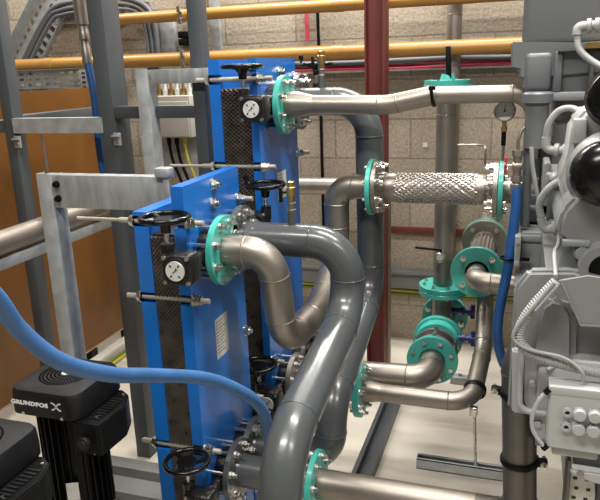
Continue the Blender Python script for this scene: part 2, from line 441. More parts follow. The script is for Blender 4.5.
# ------------------------------------------------------------------ gear operated butterfly valves (port axis = x, stem towards -y)
def butterfly():
    t = thing('butterfly_valve', '', 'valve')
    bm = B()
    lathe(bm, [(.043, -.022), (.064, -.022), (.066, -.016), (.066, .016), (.064, .022), (.043, .022)], (0, 0, 0), (1, 0, 0), 36, close=True)
    cyl(bm, (0, -.06, 0), (0, -.150, 0), .021, 20, .017)
    cyl(bm, (0, .06, 0), (0, .085, 0), .017, 16)
    lathe(bm, [(0, 0), (.034, 0), (.034, .012), (0, .012)], (0, -.142, 0), (0, -1, 0), 20)
    obj('valve_body', bm, M['castblack'], t)
    bm = B(); lathe(bm, [(0, -.003), (.042, -.003), (.042, .003), (0, .003)], (0, 0, 0), (.97, 0, .24), 28); obj('disc', bm, M['steel'], t)
    bm = B(); box(bm, -.050, .038, -.212, -.152, -.043, .043, .012, 3); cyl(bm, (-.042, -.182, .02), (-.042, -.182, .062), .017, 18)
    cyl(bm, (-.004, -.212, 0), (-.004, -.217, 0), .034, 30)
    gb = obj('gearbox', bm, M['castblack'], t)
    bm = B(); cyl(bm, (-.004, -.217, 0), (-.004, -.2215, 0), .0265, 30); d = obj('indicator_disc', bm, M['white'], gb); d['label'] = 'white position indicator disc'
    bm = B()
    for a in (.9, 2.3, 4.0, 5.4):
        obox(bm, (-.004 + math.cos(a) * .018, -.2218, math.sin(a) * .018), (math.cos(a), 0, math.sin(a)), (0, 1, 0), (-math.sin(a), 0, math.cos(a)), .0035, .0004, .002)
    obox(bm, (-.004, -.2218, 0), (.8, 0, .6), (0, 1, 0), (-.6, 0, .8), .009, .0004, .0012); obox(bm, (-.002, -.2218, .004), (.3, 0, .9), (0, 1, 0), (-.9, 0, .3), .006, .0004, .0010)
    obj('marking', bm, M['ink'], d)
    for sx, sz in ((-1, -1), (-1, 1), (1, -1), (1, 1)):
        bm = B(); hexnut(bm, (-.004 + sx * .033, -.212, sz * .033), (0, -1, 0), .0058, .006); obj('screw', bm, M['zinc'], gb)
    bm = B(); cyl(bm, (-.042, -.182, .06), (-.042, -.182, .13), .0062, 12); obj('shaft', bm, M['zinc'], t)
    bm = B(); torus(bm, (-.042, -.182, .132), (0, 0, 1), .062, .0075, 40, 10)
    lathe(bm, [(0, -.036), (.013, -.036), (.015, -.015), (.030, -.002), (.030, .004), (0, .006)], (-.042, -.182, .128), (0, 0, 1), 18)
    for k in range(3):
        a = 2 * PI * k / 3 + .5; e = V(math.cos(a), math.sin(a), 0)
        sweep(bm, [V(-.042, -.182, .124) + e * .010, V(-.042, -.182, .127) + e * .035, V(-.042, -.182, .132) + e * .06], .007, 8)
    w = obj('handwheel', bm, M['blackgloss'], t)
    bm = B(); cyl(bm, (.008, -.146, .134), (.008, -.146, .150), .004, 10); lathe(bm, [(0, 0), (.008, .004), (.010, .012), (.008, .021), (0, .024)], (.008, -.146, .147), (0, 0, 1), 16)
    obj('grip_knob', bm, M['blackgloss'], w)
    return t
XV = -.824
FZT, FZB, BZT, BZB = 1.206, .487, 1.579, .545
FYN, FYF, BYN, BYF = 1.66, 1.80, 2.197, 2.371
spots = [(FYN, FZT, 0, 'black geared butterfly valve on the front exchanger, upper port nearest the camera'),
         (FYN, FZB, 0, 'black geared butterfly valve low on the front exchanger at the picture bottom'),
         (FYF, FZT, 1, 'black geared butterfly valve behind the upper grey flange of the front exchanger'),
         (FYF, FZB, 1, 'black geared butterfly valve behind the lower grey flange of the front exchanger'),
         (BYN, BZT, 0, 'black geared butterfly valve on top of the rear exchanger under the ochre pipes'),
         (BYN, BZB, 0, 'black geared butterfly valve low on the rear exchanger behind the front one'),
         (BYF, BZT, 1, 'black geared butterfly valve at the far upper port of the rear exchanger'),
         (BYF, BZB, 1, 'black geared butterfly valve at the far lower port of the rear exchanger')]
v0 = butterfly()
for i, (y, z, far, lab) in enumerate(spots):
    v = v0 if i == 0 else copy_tree(v0)
    v.location = (XV + (.013 if y > 2 else 0), y, z); v['label'] = lab; v['group'] = 'geared butterfly valves on the exchanger ports'
    if far: v.rotation_euler = (PI, 0, 0) if i == 3 else (0, 0, PI)          # one hangs its wheel downwards
for v in [o for o in list(C.objects) if o.name.startswith('butterfly_valve')]:
    if v.rotation_euler.z < 1 and v.rotation_euler.x < 1:                                    # only the far wheels show a grip knob
        for g in [k for h in v.children for k in h.children if k.name.startswith('grip_knob')]: bpy.data.objects.remove(g)
XFL = XV + .032                       # middle of the flanges bolted to the valves
XFB = XFL + .013                      # the rear exchanger stands a touch further right
SB = dict(L=.125, boff=-.030)         # long studs through valve and plate

# ------------------------------------------------------------------ stainless and grey pipe runs
R80 = .0445
def pts_run(name, label, cat, pts, r, rad, m, root, weld=True):
    t = thing(name, label, cat, root)
    bm = B(); pipe_mesh(bm, pts, r, rad, weld=weld); obj('pipe', bm, m, t)
    return t

# front exchanger upper near port -> S bend -> braided hose
ZH, YH = 1.288, 2.26
t = pts_run('stainless_pipe', 'stainless S-bend pipe from teal flange of front exchanger to braided hose', 'pipe',
    [(XFL, FYN, FZT), (-.648, FYN, FZT), (-.637, 1.715, .905), (-.610, 1.99, .925), (-.618, YH, 1.03), (-.618, YH, ZH), (-.492, YH, ZH)], R80,
    [0, .13, .105, .5, .16, .11, 0], M['steel'], (-.65, 1.9, .9))
flange(t, (XFL, FYN, FZT), (1, 0, 0), M['teal'], **SB)
flange(t, (-.487, YH, ZH), (1, 0, 0), M['teal'], R=.098, t=.016, L=.07, boff=.016)

# braided hose
t = thing('braided_hose', 'short braided steel hose between two teal flanges left of the engine', 'hose', (-.28, YH, ZH))
bm = B()
xa, xb = -.402, -.128
cyl(bm, (xa, YH, ZH), (xb, YH, ZH), .0475, 36)
NW, TURN = 22, .60
for k in range(NW):
    for sgn in (-1, 1):
        pth = []
        for i in range(121):
            u = i / 120; a = 2 * PI * k / NW + sgn * u * 2 * PI * TURN
            rr = .0495 + sgn * .0011 * math.sin(u * 2 * PI * TURN * NW + k * PI)
            pth.append((xa + (xb - xa) * u, YH + rr * math.cos(a), ZH + rr * math.sin(a)))
        sweep(bm, pth, .0026, 6, False)
obj('braid', bm, M['braid'], t, angle=30)
for xs, d in ((-.47, 1), (-.07, -1)):
    bm = B(); lathe(bm, [(0, 0), (.044, 0), (.044, .030), (.0495, .030), (.051, .034), (.051, .066), (.049, .07), (0, .07)], (xs, YH, ZH), (d, 0, 0), 36)
    obj('collar', bm, M['steel'], t)
    flange(t, (xs, YH, ZH), (d, 0, 0), M['steel'], R=.092, t=.016, L=.03, nb=0)

# engine side spool of the hose
t = pts_run('stainless_pipe', 'short stainless stub with teal flange between braided hose and engine', 'pipe', [(-.060, YH, ZH), (.06, YH, ZH)], R80, .1, M['steel_dull'], (0, YH, ZH))
flange(t, (-.053, YH, ZH), (1, 0, 0), M['teal'], R=.098, t=.016, L=.07, boff=-.016)

# rear exchanger upper near port -> along the top -> engine
t = thing('stainless_pipe', 'long stainless pipe along the top from rear exchanger to engine', 'pipe', (-.4, BYN, BZT))
bm = B()
lathe(bm, [(R80, 0), (R80, .05), (.0315, .105), (.0315, .11)], (XFB, BYN, BZT), (1, 0, 0), 32)
pipe_mesh(bm, [(XFB + .10, BYN, BZT), (-.42, BYN, BZT - .006), (-.275, BYN, BZT + .022)], .0315, [0, .3, 0])
pipe_mesh(bm, [(-.275, BYN, BZT + .022), (.036, BYN + .03, BZT + .020), (.036, BYN + .03, 1.40)], .0275, [0, .07, 0])
lathe(bm, [(.0315, 0), (.0275, .012)], (-.275, BYN, BZT + .022), (1, 0, 0), 28)
obj('pipe', bm, M['steel'], t)
flange(t, (XFB, BYN, BZT), (1, 0, 0), M['teal'], **SB)
bm = B(); lathe(bm, [(.031, -.005), (.0355, -.005), (.0355, .005), (.031, .005)], (-.274, BYN, BZT + .021), (1, 0, .15), 28, close=True)
box(bm, -.282, -.262, BYN - .052, BYN - .034, BZT + .040, BZT + .052); obj('coupling', bm, M['black'], t)

# grey pipes
RG = .0505
t = pts_run('grey_pipe', 'big grey painted pipe in front that loops down from front exchanger to the floor', 'pipe',
    [(XFL, FYF, FZT), (-.464, FYF, FZT), (-.464, FYF, .995), (-.461, 1.16, .890), (-.454, 1.15, .02)], RG, [0, .145, .16, .17, 0], M['grey'], (-.46, 1.5, 0))
flange(t, (XFL, FYF, FZT), (1, 0, 0), M['grey'], hub=.02, **SB)
flange(t, (-.454, 1.15, .012), (0, 0, 1), M['grey'], R=.11, t=.024, bore=.048, L=.04, bc=.085)
t = pts_run('grey_pipe', 'grey painted pipe arching from rear exchanger down behind the front grey pipe', 'pipe',
    [(XFB, BYF, BZT), (-.522, BYF, BZT), (-.518, BYF, .86), (-.528, 1.815, .665), (-.528, FYF, FZB), (XFL, FYF, FZB)], RG, [0, .125, .16, .14, .10, 0], M['grey'], (-.52, 2.1, .5))
flange(t, (XFB, BYF, BZT), (1, 0, 0), M['grey'], hub=.02, **SB)
flange(t, (XFL, FYF, FZB), (1, 0, 0), M['grey'], hub=.02, **SB)

t = pts_run('grey_pipe', 'short grey pipe low on front exchanger ending behind the big grey pipe', 'pipe', [(XFL, FYN, FZB), (-.556, FYN, FZB)], RG, .1, M['grey'], (-.66, FYN, FZB))
flange(t, (XFL, FYN, FZB), (1, 0, 0), M['grey'], hub=.02, **SB)

# bottom stainless to the dark riser
XD = .046
t = pts_run('stainless_pipe', 'large stainless pipe across the picture bottom below the teal flange', 'pipe',
    [(-.556, FYN, FZB), (-.070, FYN, FZB)], R80, .1, M['steel_dull'], (-.3, FYN, FZB))
flange(t, (-.535, FYN, FZB), (1, 0, 0), M['teal'], t=.018, L=.07, boff=-.008)
t = pts_run('stainless_pipe', 'dark stainless riser pipe in front of the engine, bottom right', 'pipe',
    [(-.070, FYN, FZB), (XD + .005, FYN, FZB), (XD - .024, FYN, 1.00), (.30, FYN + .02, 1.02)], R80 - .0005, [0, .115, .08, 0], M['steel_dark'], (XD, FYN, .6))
for zc, lab in ((.665, 'black grooved coupling low'), (.862, 'black grooved coupling high')):
    x = XD + .005 - .029 * (zc - FZB) / (1.02 - FZB)
    bm = B(); lathe(bm, [(.0442, -.008), (.0495, -.008), (.0510, -.005), (.0510, .005), (.0495, .008), (.0442, .008)], (x, FYN, zc), (-.07, 0, 1), 32, close=True)
    c = obj('coupling', bm, M['black'], t)
    for s in ((1,) if zc < .7 else (-1,)):
        bm = B(); box(bm, x + s * .059 - .012, x + s * .059 + .012, FYN - .012, FYN + .012, zc - .009, zc + .009, .003); obj('lug', bm, M['black'], c)
        bolt(c, (x + s * .062, FYN, zc), (0, 1, 0), .06, .007)

# rear exchanger lower near port -> small stainless -> riser
t = thing('stainless_pipe', 'thin stainless pipe with teal flange and reducer, bending up under the engine hose', 'pipe', (-.3, BYN, .53))
zl = .528
bm = B(); pipe_mesh(bm, [(XFB, BYN, BZB), (-.62, BYN, BZB), (-.58, BYN, zl), (-.520, BYN, zl)], R80, .2)
lathe(bm, [(R80, 0), (R80, .012), (.0335, .075), (.0335, .08)], (-.520, BYN, zl), (1, 0, 0), 32)
pipe_mesh(bm, [(-.445, BYN, zl), (-.120, BYN, zl), (-.098, 2.50, .60), (-.105, 2.72, .72), (-.110, 2.74, .86)], .0335, [0, .085, .3, .12, 0], 24)
obj('pipe', bm, M['steel'], t)
flange(t, (-.521, BYN, zl), (1, 0, 0), M['teal'], t=.024, L=.07, boff=.0)
flange(t, (XFB, BYN, BZB), (1, 0, 0), M['steel'], **SB)
bm = B(); lathe(bm, [(.034, -.010), (.040, -.010), (.0415, 0), (.040, .010), (.034, .010)], (-.112, 2.275, .543), (.05, .95, .25), 28, close=True)
c = obj('coupling', bm, M['black'], t)

# upper lower pipe -> elbow -> rubber bellows cluster
CX, CZ = -.287, .572
t = pts_run('stainless_pipe', 'stainless pipe above the floor leading into the cluster of teal flanges', 'pipe',
    [(-.70, 2.30, CZ - .035), (CX, 2.29, CZ - .012), (CX, 2.44, CZ)], R80 + .005, [0, .095, 0], M['steel'], (-.4, 2.3, CZ))
flange(t, (-.70, 2.30, CZ - .035), (1, 0, 0), M['steel'], bore=.05, nb=8, t=.018, L=.04)
flange(t, (CX, 2.432, CZ), (0, 1, 0), M['teal'], bore=.051, t=.018, L=.055, boff=.008, nb=8, br=.0135)
# bellows (rubber) between front flange and valve
t = thing('expansion_joint', 'black rubber bellows with steel clamp bands between teal flanges', 'expansion joint', (CX, 2.5, CZ))
bm = B(); lathe(bm, [(.045, -.055), (.078, -.055), (.085, -.03), (.092, 0), (.085, .03), (.078, .055), (.045, .055)], (CX, 2.505, CZ + .002), (0, 1, 0), 40, close=True); obj('bellows', bm, M['rubber'], t)
for yy in (-.034, .034):
    bm = B(); lathe(bm, [(.084, -.008), (.0875, -.008), (.0875, .008), (.084, .008)], (CX, 2.505 + yy, CZ + .002), (0, 1, 0), 40, close=True); obj('clamp_band', bm, M['steel'], t)
for k in range(6):
    a = 2 * PI * k / 6 + .5
    bm = B(); e = V(CX + .093 * math.cos(a), 2.505, CZ + .093 * math.sin(a)); obox(bm, e, (math.cos(a), 0, math.sin(a)), (0, 1, 0), (-math.sin(a), 0, math.cos(a)), .003, .045, .007); obj('retaining_strap', bm, M['zinc'], t)
# teal valve body behind it
VZ = CZ + .012
t = thing('check_valve', 'teal wafer valve behind the rubber bellows, with a navy blue tap', 'valve', (CX, 2.59, VZ))
bm = B(); lathe(bm, [(.045, 0), (.088, 0), (.090, .006), (.090, .046), (.045, .046)], (CX, 2.562, VZ), (0, 1, 0), 40, close=True); obj('valve_body', bm, M['teal'], t)
flange(t, (CX, 2.620, VZ), (0, 1, 0), M['teal'], R=.101, t=.022, nb=8, L=.05, br=.0125)
XP, YP, TZ = -.287, 2.75, .592
def tap(parent, x0, x1, y, z):
    bm = B(); cyl(bm, (x0, y, z), (x1, y, z), .0125, 14); cyl(bm, (x1 - .055, y, z), (x1 - .042, y, z), .019, 14)
    cyl(bm, (x1 - .008, y, z - .030), (x1 - .008, y, z + .030), .0095, 12); cyl(bm, (x1 - .028, y, z), (x1 - .014, y, z), .021, 14)
    p = obj('test_tap', bm, M['navy'], parent); p['label'] = 'navy blue tap'
tap(t, CX + .06, -.135, 2.60, .606)
t = thing('stainless_pipe', 'vertical stainless pipe standing on a teal flange pair behind the braided hose', 'pipe', (XP, YP, 1.2))
bm = B(); cyl(bm, (XP, YP, .765), (XP, YP, 1.60), .041, 32)
for z in (1.18, 1.50): torus(bm, (XP, YP, z), (0, 0, 1), .041, .002)
obj('pipe', bm, M['steel_dull'], t)
flange(t, (XP, YP, .775), (0, 0, 1), M['teal'], R=.1, t=.02, bore=.041, L=.065, boff=-.011)
flange(t, (XP, YP, 1.607), (0, 0, 1), M['teal'], R=.094, t=.02, bore=.041, bc=.074, L=.05, boff=.006)
bm = B(); lathe(bm, [(0, 0), (.092, 0), (.092, .016), (.03, .018), (.024, .04), (0, .04)], (XP, YP, 1.618), (0, 0, 1), 36); obj('blind_flange', bm, M['teal'], t)
bm = B(); obox(bm, (XP + .004, YP - .02, 1.70), (1, 0, .05), (0, 1, 0), (-.05, 0, 1), .010, .005, .062, .002); cyl(bm, (XP, YP - .02, 1.65), (XP, YP + .02, 1.65), .014, 14); h = obj('lever', bm, M['black'], t)
t = thing('pipe_tee', 'stainless tee with teal flanges under the vertical stainless pipe', 'pipe tee', (XP, YP, TZ))
bm = B(); cyl(bm, (XP, 2.610, TZ), (XP, 2.868, TZ), .0445, 30); cyl(bm, (XP, YP, TZ), (XP, YP, .752), .0425, 30); obj('pipe', bm, M['steel'], t)
flange(t, (XP, YP, .753), (0, 0, 1), M['teal'], R=.1, t=.02, bore=.041, nb=0)
flange(t, (XP, 2.868, TZ), (0, 1, 0), M['teal'], R=.101, t=.02, L=.055, br=.012)
bm = B(); lathe(bm, [(0, 0), (.098, 0), (.098, .014), (0, .014)], (XP, 2.880, TZ), (0, 1, 0), 36); obj('blind_flange', bm, M['teal'], t)
tap(t, XP + .03, -.150, 2.76, .664)
t = thing('stainless_pipe', 'vertical pipe on the block wall rising behind the ochre pipes', 'pipe', (-.372, 3.845, 2.))
bm = B(); cyl(bm, (-.372, 3.845, .475), (-.372, 3.845, ZC), .040, 28)
for z in (1.0, 1.95): torus(bm, (-.372, 3.845, z), (0, 0, 1), .040, .002)
obj('pipe', bm, M['steel_dull'], t)
for z in (1.0, 2.35):
    bm = B(); lathe(bm, [(.0405, -.012), (.045, -.012), (.045, .012), (.0405, .012)], (-.372, 3.845, z), (0, 0, 1), 28, close=True); box(bm, -.384, -.36, 3.885, 3.95, z - .01, z + .01); obj('clamp', bm, M['zinc'], t)

# expansion bellows beside the blue hose
BX, BZ = -.136, .906
t = pts_run('stainless_pipe', 'stainless elbow with square-set teal flange just left of the blue engine hose', 'pipe',
    [(BX, 2.545, BZ), (BX, 2.435, BZ), (.10, 2.435, BZ - .01)], R80 - .006, [0, .065, 0], M['steel'], (BX, 2.5, BZ))
flange(t, (BX, 2.559, BZ), (0, 1, 0), M['teal'], t=.018, R=.102, nb=4, bc=.076, L=.05, boff=0, a0=PI / 4, br=.011)
t = thing('expansion_joint', 'fluted stainless bellows behind the teal flange near the blue hose', 'expansion joint', (BX, 2.8, BZ))
bm = B(); nl = 96; ra = []
for h in (.0, .5):
    ra.append([bm.verts.new((BX + (.050 + .0045 * math.cos(18 * 2 * PI * k / nl)) * math.cos(2 * PI * k / nl), 2.57 + h, BZ - .02 * h + (.050 + .0045 * math.cos(18 * 2 * PI * k / nl)) * math.sin(2 * PI * k / nl))) for k in range(nl)])
for k in range(nl): bm.faces.new((ra[0][k], ra[0][(k + 1) % nl], ra[1][(k + 1) % nl], ra[1][k]))
bmesh.ops.recalc_face_normals(bm, faces=bm.faces)
obj('bellows', bm, M['steel'], t, angle=80)
for h in (.03, .43):
    bm = B(); lathe(bm, [(.054, 0), (.058, 0), (.058, .025), (.054, .025)], (BX, 2.57 + h, BZ - .02 * h), (0, 1, -.02), 36, close=True); obj('clamp_band', bm, M['zinc'], t)
flange(t, (BX, 3.07, BZ - .008), (0, 1, 0), M['steel'], t=.018, R=.1, nb=4, bc=.076, L=.05, a0=PI / 4)
flange(t, (BX, 3.09, BZ - .008), (0, 1, 0), M['teal'], t=.018, R=.102, nb=0)
t = pts_run('stainless_pipe', 'stainless stub running from rear of fluted bellows into block wall', 'pipe', [(BX, 3.10, BZ - .008), (BX, 3.95, BZ - .008)], R80 - .004, .1, M['steel_dull'], (BX, 3.5, BZ))

# horizontal stainless pipe behind the grey ones
pts_run('stainless_pipe', 'horizontal stainless pipe behind the grey arch, left of red column', 'pipe',
    [(-1.55, 3.375, 1.078), (-.672, 3.375, 1.088), (-.672, 3.375, .0)], .0445, .09, M['steel'], (-.9, 3.375, 1.08))
# left pipe running away under the galvanised stand
t = pts_run('stainless_pipe', 'stainless pipe running away at left edge behind the galvanised stand', 'pipe',
    [(-1.75, 1.35, 1.128), (-1.75, 2.9, 1.143)], .043, .1, M['steel_dull'], (-1.75, 2., 1.13))
o = obj('support_channel', box(B(), -1.775, -1.725, 1.35, 2.9, 1.042, 1.083, .003), M['galv']); tag(o, 'galvanised channel lying under the stainless pipe at left edge', 'channel')

o = obj('floor_block', box(box(B(), -.30, -.20, 3.38, 3.43, 0, .042, .003), -.26, -.24, 3.40, 3.41, .04, .055), M['galv']); tag(o, 'small galvanised strut block on the floor behind the teal flange cluster', 'block')

# ------------------------------------------------------------------ vents on the grey pipes
def vent(label, x, y, z):
    t = thing('air_vent_valve', label, 'valve', (x, y, z))
    bm = B(); cyl(bm, (x, y, z), (x, y, z + .04), .012, 16); obj('stub', bm, M['grey'], t)
    bm = B(); cyl(bm, (x, y, z + .04), (x, y, z + .075), .0105, 16); torus(bm, (x, y, z + .048), (0, 0, 1), .011, .0025); torus(bm, (x, y, z + .068), (0, 0, 1), .011, .0025); obj('nipple', bm, M['steel'], t)
    bm = B(); lathe(bm, [(0, 0), (.0125, 0), (.0125, .012), (.015, .014), (.015, .04), (.0125, .042), (.0125, .056), (.008, .058), (0, .058)], (x, y, z + .075), (0, 0, 1), 8); obj('valve_body', bm, M['brass'], t)
    bm = B(); cyl(bm, (x - .012, y, z + .10), (x - .03, y, z + .10), .004, 8); box(bm, x - .036, x - .028, y - .008, y + .008, z + .07, z + .115, .002); obj('lever', bm, M['black'], t)
    return t
vent('brass vent valve standing on the front grey pipe', -.630, FYF, FZT + .045)
t = vent('brass vent valve standing on the rear grey arch below the ochre pipe', -.695, BYF, BZT + .045)

# drain valve on vertical pipe
t = thing('drain_valve', 'small steel drain valve with dark lever on the vertical stainless pipe', 'valve', (XP, YP - .06, .93))
bm = B(); cyl(bm, (XP - .004, YP - .035, .935), (XP - .004, YP - .095, .925), .016, 16); torus(bm, (XP - .004, YP - .090, .926), (0, 1, 0), .016, .006); hexnut(bm, (XP - .004, YP - .052, .931), (0, -1, -.15), .020, .012); obj('valve_body', bm, M['zinc'], t)
bm = B(); obox(bm, (XP - .055, YP - .065, .955), (1, 0, -.06), (0, 1, 0), (0, 0, 1), .055, .006, .004, .001); cyl(bm, (XP - .004, YP - .065, .93), (XP - .004, YP - .065, .956), .005, 10); obj('lever', bm, M['black'], t)

# ------------------------------------------------------------------ steelwork
t = thing('steel_post', 'oxide red steel column behind the grey pipes', 'column', (-.70, 3.2, 0))
bm = B()
x0, x1, ya, yb = -.722, -.628, 3.19, 3.31
box(bm, x0, x1, (ya + yb) / 2 - .004, (ya + yb) / 2 + .004, 0, ZC); box(bm, x0, x0 + .008, ya, yb, 0, ZC); box(bm, x1 - .008, x1, ya, yb, 0, ZC)
box(bm, x0 - .02, x1 + .02, ya - .02, yb + .02, 0, .015)
obj('column', bm, M['red'], t)
o = obj('steel_rail', box(B(), -.735, -.235, 3.91, 3.95, .705, .740, .003), M['red']); tag(o, 'short oxide red steel rail on the wall behind the vertical stainless pipe', 'rail')

t = thing('pipe_support_frame', 'dark grey steel frame with posts at left behind the pumps', 'frame', (-1.6, 2.33, 0))
def hollow(bm, xa, xb, ya, yb, za, zb): return box(bm, xa, xb, ya, yb, za, zb, .004)
for xa, xb, yb in ((-2.078, -2.026, 2.365), (-1.604, -1.535, 2.415), (-1.182, -1.130, 2.365)):
    bm = B(); hollow(bm, xa, xb, 2.30, yb, 0.0, 2.95); p = obj('post', bm, M['column'], t)
for xa, xb, z0, z1, m in ((-2.9, -2.078, 1.478, 1.53, 'column'), (-1.535, -1.182, 1.53, 1.578, 'column')):
    bm = B(); hollow(bm, xa, xb, 2.305, 2.36, z0, z1); obj('rail', bm, M[m], t)
bm = B(); box(bm, -2.026, -1.590, 2.293, 2.299, 1.476, 1.537); box(bm, -2.026, -1.606, 2.299, 2.34, 1.533, 1.537); box(bm, -2.026, -1.606, 2.299, 2.34, 1.476, 1.480); r = obj('rail', bm, M['galv'], t); r['label'] = 'galvanised channel rail'
bm = B(); hollow(bm, -2.10, -2.04, 2.365, 3.0, 1.485, 1.545); obj('rail', bm, M['column'], t)
for x, z in ((-2.012, 1.44), (-1.525, 1.452)):
    bm = B(); box(bm, x - .016, x + .016, 2.290, 2.2985, z - .025, z + .025, .002); box(bm, x - .016, x + .016, 2.276, 2.29, z + .010, z + .016); c = obj('clip', bm, M['galv'], t)
    bm = B(); hexnut(bm, (x, 2.290, z - .006), (0, -1, 0), .008, .007); obj('nut', bm, M['zinc'], c)
o = obj('threaded_rod', cyl(B(), (-1.905, 2.318, 1.49), (-1.880, 2.318, .02), .006, 10), M['zinc']); tag(o, 'thin threaded rod hanging from the galvanised rail at left', 'rod')

def stand(label, x0, x1, y, z0, z1, xp0, xp1, end, lab2):
    """galvanised stand: a channel post carrying a flat beam"""
    t = thing('galvanised_stand', label, 'stand', ((xp0 + xp1) / 2, y, 0))
    bm = B(); box(bm, xp0, xp1, y - .01, y - .006, 0, z1 + .004, .001); box(bm, xp1 - .004, xp1, y - .006, y + .055, 0, z1 - .09 * (end > 0)); box(bm, xp0, xp0 + .004, y - .006, y + .03, 0, z1 + .004)
    box(bm, xp0 - .03, xp1 + .03, y - .04, y + .07, 0, .01); obj('post', bm, M['galv'], t)
    bm = B(); box(bm, x0, x1, y - .004, y, z0, z1, .001); box(bm, x0, x1, y, y + .04, z1 - .004, z1); box(bm, x0, x1, y, y + .04, z0, z0 + .004); b = obj('beam', bm, M['galvbeam'], t)
    for dz in (.28, .72) if end else ():
        bm = B(); cyl(bm, (xp1 + .018, y - .004, z0 + (z1 - z0) * dz), (xp1 + .018, y - .010, z0 + (z1 - z0) * dz), .0115, 16); hexnut(bm, (xp1 + .018, y - .010, z0 + (z1 - z0) * dz), (0, -1, 0), .0095, .008); obj('bolt', bm, M['black'], b)
    if end:
        bm = B(); box(bm, end - .026, end - .006, y - .012, y - .004, z0 - .01, z1 + .03, .002); box(bm, end - .05, end, y - .02, y + .02, z1 + .0, z1 + .03, .006); obj('end_strap', bm, M['galv'], t)
    return t
stand('galvanised stand with wide beam left of the front exchanger', -1.498, -1.030, 1.80, 1.280, 1.389, -1.517, -1.461, -1.018, '')
stand('galvanised stand with narrow beam left of the rear exchanger', -1.335, -1.075, 2.27, 1.660, 1.712, -1.395, -1.345, 0, '')
bm = B()
box(bm, -.585, -.52, 2.28, 3.08, 0, .012); box(bm, -.535, -.52, 2.28, 3.08, .012, .055); box(bm, -.60, -.585, 2.28, 3.08, 0, .055)
box(bm, -.62, -.60, 2.28, 3.08, 0, .012)
o = obj('floor_channel', bm, M['column']); tag(o, 'dark steel channel lying on the floor below the pipes', 'channel')
# cantilever strut under the thin pipe
t = thing('strut_channel', 'galvanised strut just above the floor carrying a threaded rod', 'channel', (-.1, BYN, 0))
bm = B(); box(bm, -.305, .06, BYN - .02, BYN - .017, .243, .284); box(bm, -.305, .06, BYN + .017, BYN + .02, .243, .284); box(bm, -.305, .06, BYN - .02, BYN + .02, .243, .247)
box(bm, -.305, .06, BYN - .02, BYN - .010, .281, .284); box(bm, -.305, .06, BYN + .010, BYN + .02, .281, .284); box(bm, -.308, -.305, BYN - .02, BYN + .02, .243, .284); obj('channel', bm, M['galv'], t)
bm = B(); box(bm, .02, .06, BYN - .02, BYN + .02, .01, .243); box(bm, -.02, .10, BYN - .06, BYN + .06, 0, .01); obj('leg', bm, M['galv'], t)
bm = B(); cyl(bm, (-.095, BYN, .265), (-.108, BYN + .005, .515), .005, 10); hexnut(bm, (-.095, BYN, .284), (0, 0, 1), .01, .008); box(bm, -.124, -.096, BYN - .012, BYN + .012, .482, .516, .004); obj('threaded_rod', bm, M['zinc'], t)

# ------------------------------------------------------------------ left side: brown board, trays, cables
t = thing('board_partition', 'large brown board partition standing at left behind the frame', 'partition', (-2.41, 2.6, 0))
bm = B(); box(bm, -2.435, -2.41, .9, 3.62, .1, 1.632); obj('board', bm, M['brown'], t)
bm = B(); box(bm, -2.437, -2.408, .9, 3.62, .092, .1); obj('edge_strip', bm, M['boardedge'], t)
for y in (1.3, 2.2, 3.1, 3.5):
    bm = B(); box(bm, -2.46, -2.40, y, y + .06, 0, .092); obj('foot', bm, M['black'], t)
o = obj('plinth', box(B(), -2.40, -2.335, 2.75, 3.95, 0, .05, .004), M['concrete']); tag(o, 'low cream plinth on the floor beside the board partition', 'plinth')
for x, m, lab in ((-2.30, 'earth', 'green earth cable on the floor beside the cream plinth'), (-2.268, 'yellow', 'yellow earth cable on the floor beside the cream plinth')):
    o = obj('earth_cable', sweep(B(), [(x, 2.6, .012), (x - .01, 3.2, .012), (x, 3.94, .012)], .011, 10), M[m]); tag(o, lab, 'cable')

def tray(name, label, a, b, up, w, h, parent=None):
    """perforated cable tray flat on the wall between a and b"""
    a = Vector(a); b = Vector(b); d = (b - a).normalized(); up = Vector(up).normalized(); n = d.cross(up).normalized(); L = (b - a).length
    t = thing(name, label, 'cable tray', (a + b) / 2)
    bm = B(); k = int(L / .06); hw = w / 2
    # a web with real slots: strips along, bridges across
    rows = [(-hw, -hw * .72), (-hw * .45, -hw * .12), (hw * .12, hw * .45), (hw * .72, hw)]
    for r0, r1 in rows: obox(bm, (a + b) / 2 + up * ((r0 + r1) / 2), d, up, n, L / 2, (r1 - r0) / 2, .0012)
    for i in range(k + 1):
        obox(bm, a + d * (L * i / k), d, up, n, .014, hw, .0011)
    obj('web', bm, M['galv'], t)
    if a.y < 3.9:
        for f in (.15, .85):
            q = a + d * (L * f); bm = B(); box(bm, q.x - .015, q.x + .015, q.y + .002, 3.95, q.z - hw, q.z - hw + .03); obj('wall_arm', bm, M['galv'], t)
    for s in (-1, 1):
        bm = B(); obox(bm, (a + b) / 2 + up * (s * hw) - n * (h / 2) * (1 if n.y > 0 else -1), d, up, n, L / 2, .0015, h / 2); obj('side_rail', bm, M['galv'], t)
    return t
tray('cable_tray', 'perforated cable tray running level along wall above the brown board', (-3.30, 3.70, 1.688), (-2.40, 3.70, 1.688), (0, 0, 1), .115, .04)
tray('cable_tray', 'level perforated cable tray high on the wall behind the posts', (-2.98, 3.93, 2.085), (-2.28, 3.93, 2.085), (0, 0, 1), .10, .04)
tray('cable_tray', 'sloping perforated cable tray climbing the wall at upper left', (-3.46, 3.93, 1.62), (-2.95, 3.93, 2.22), (-.75, 0, .62), .27, .05)
o = obj('tray_bracket', box(box(B(), -2.62, -2.555, 3.60, 3.66, 1.60, 1.735, .002), -2.60, -2.575, 3.65, 3.95, 1.604, 1.626), M['galv']); tag(o, 'galvanised slotted bracket on cable tray above the board', 'bracket')
bm = B()
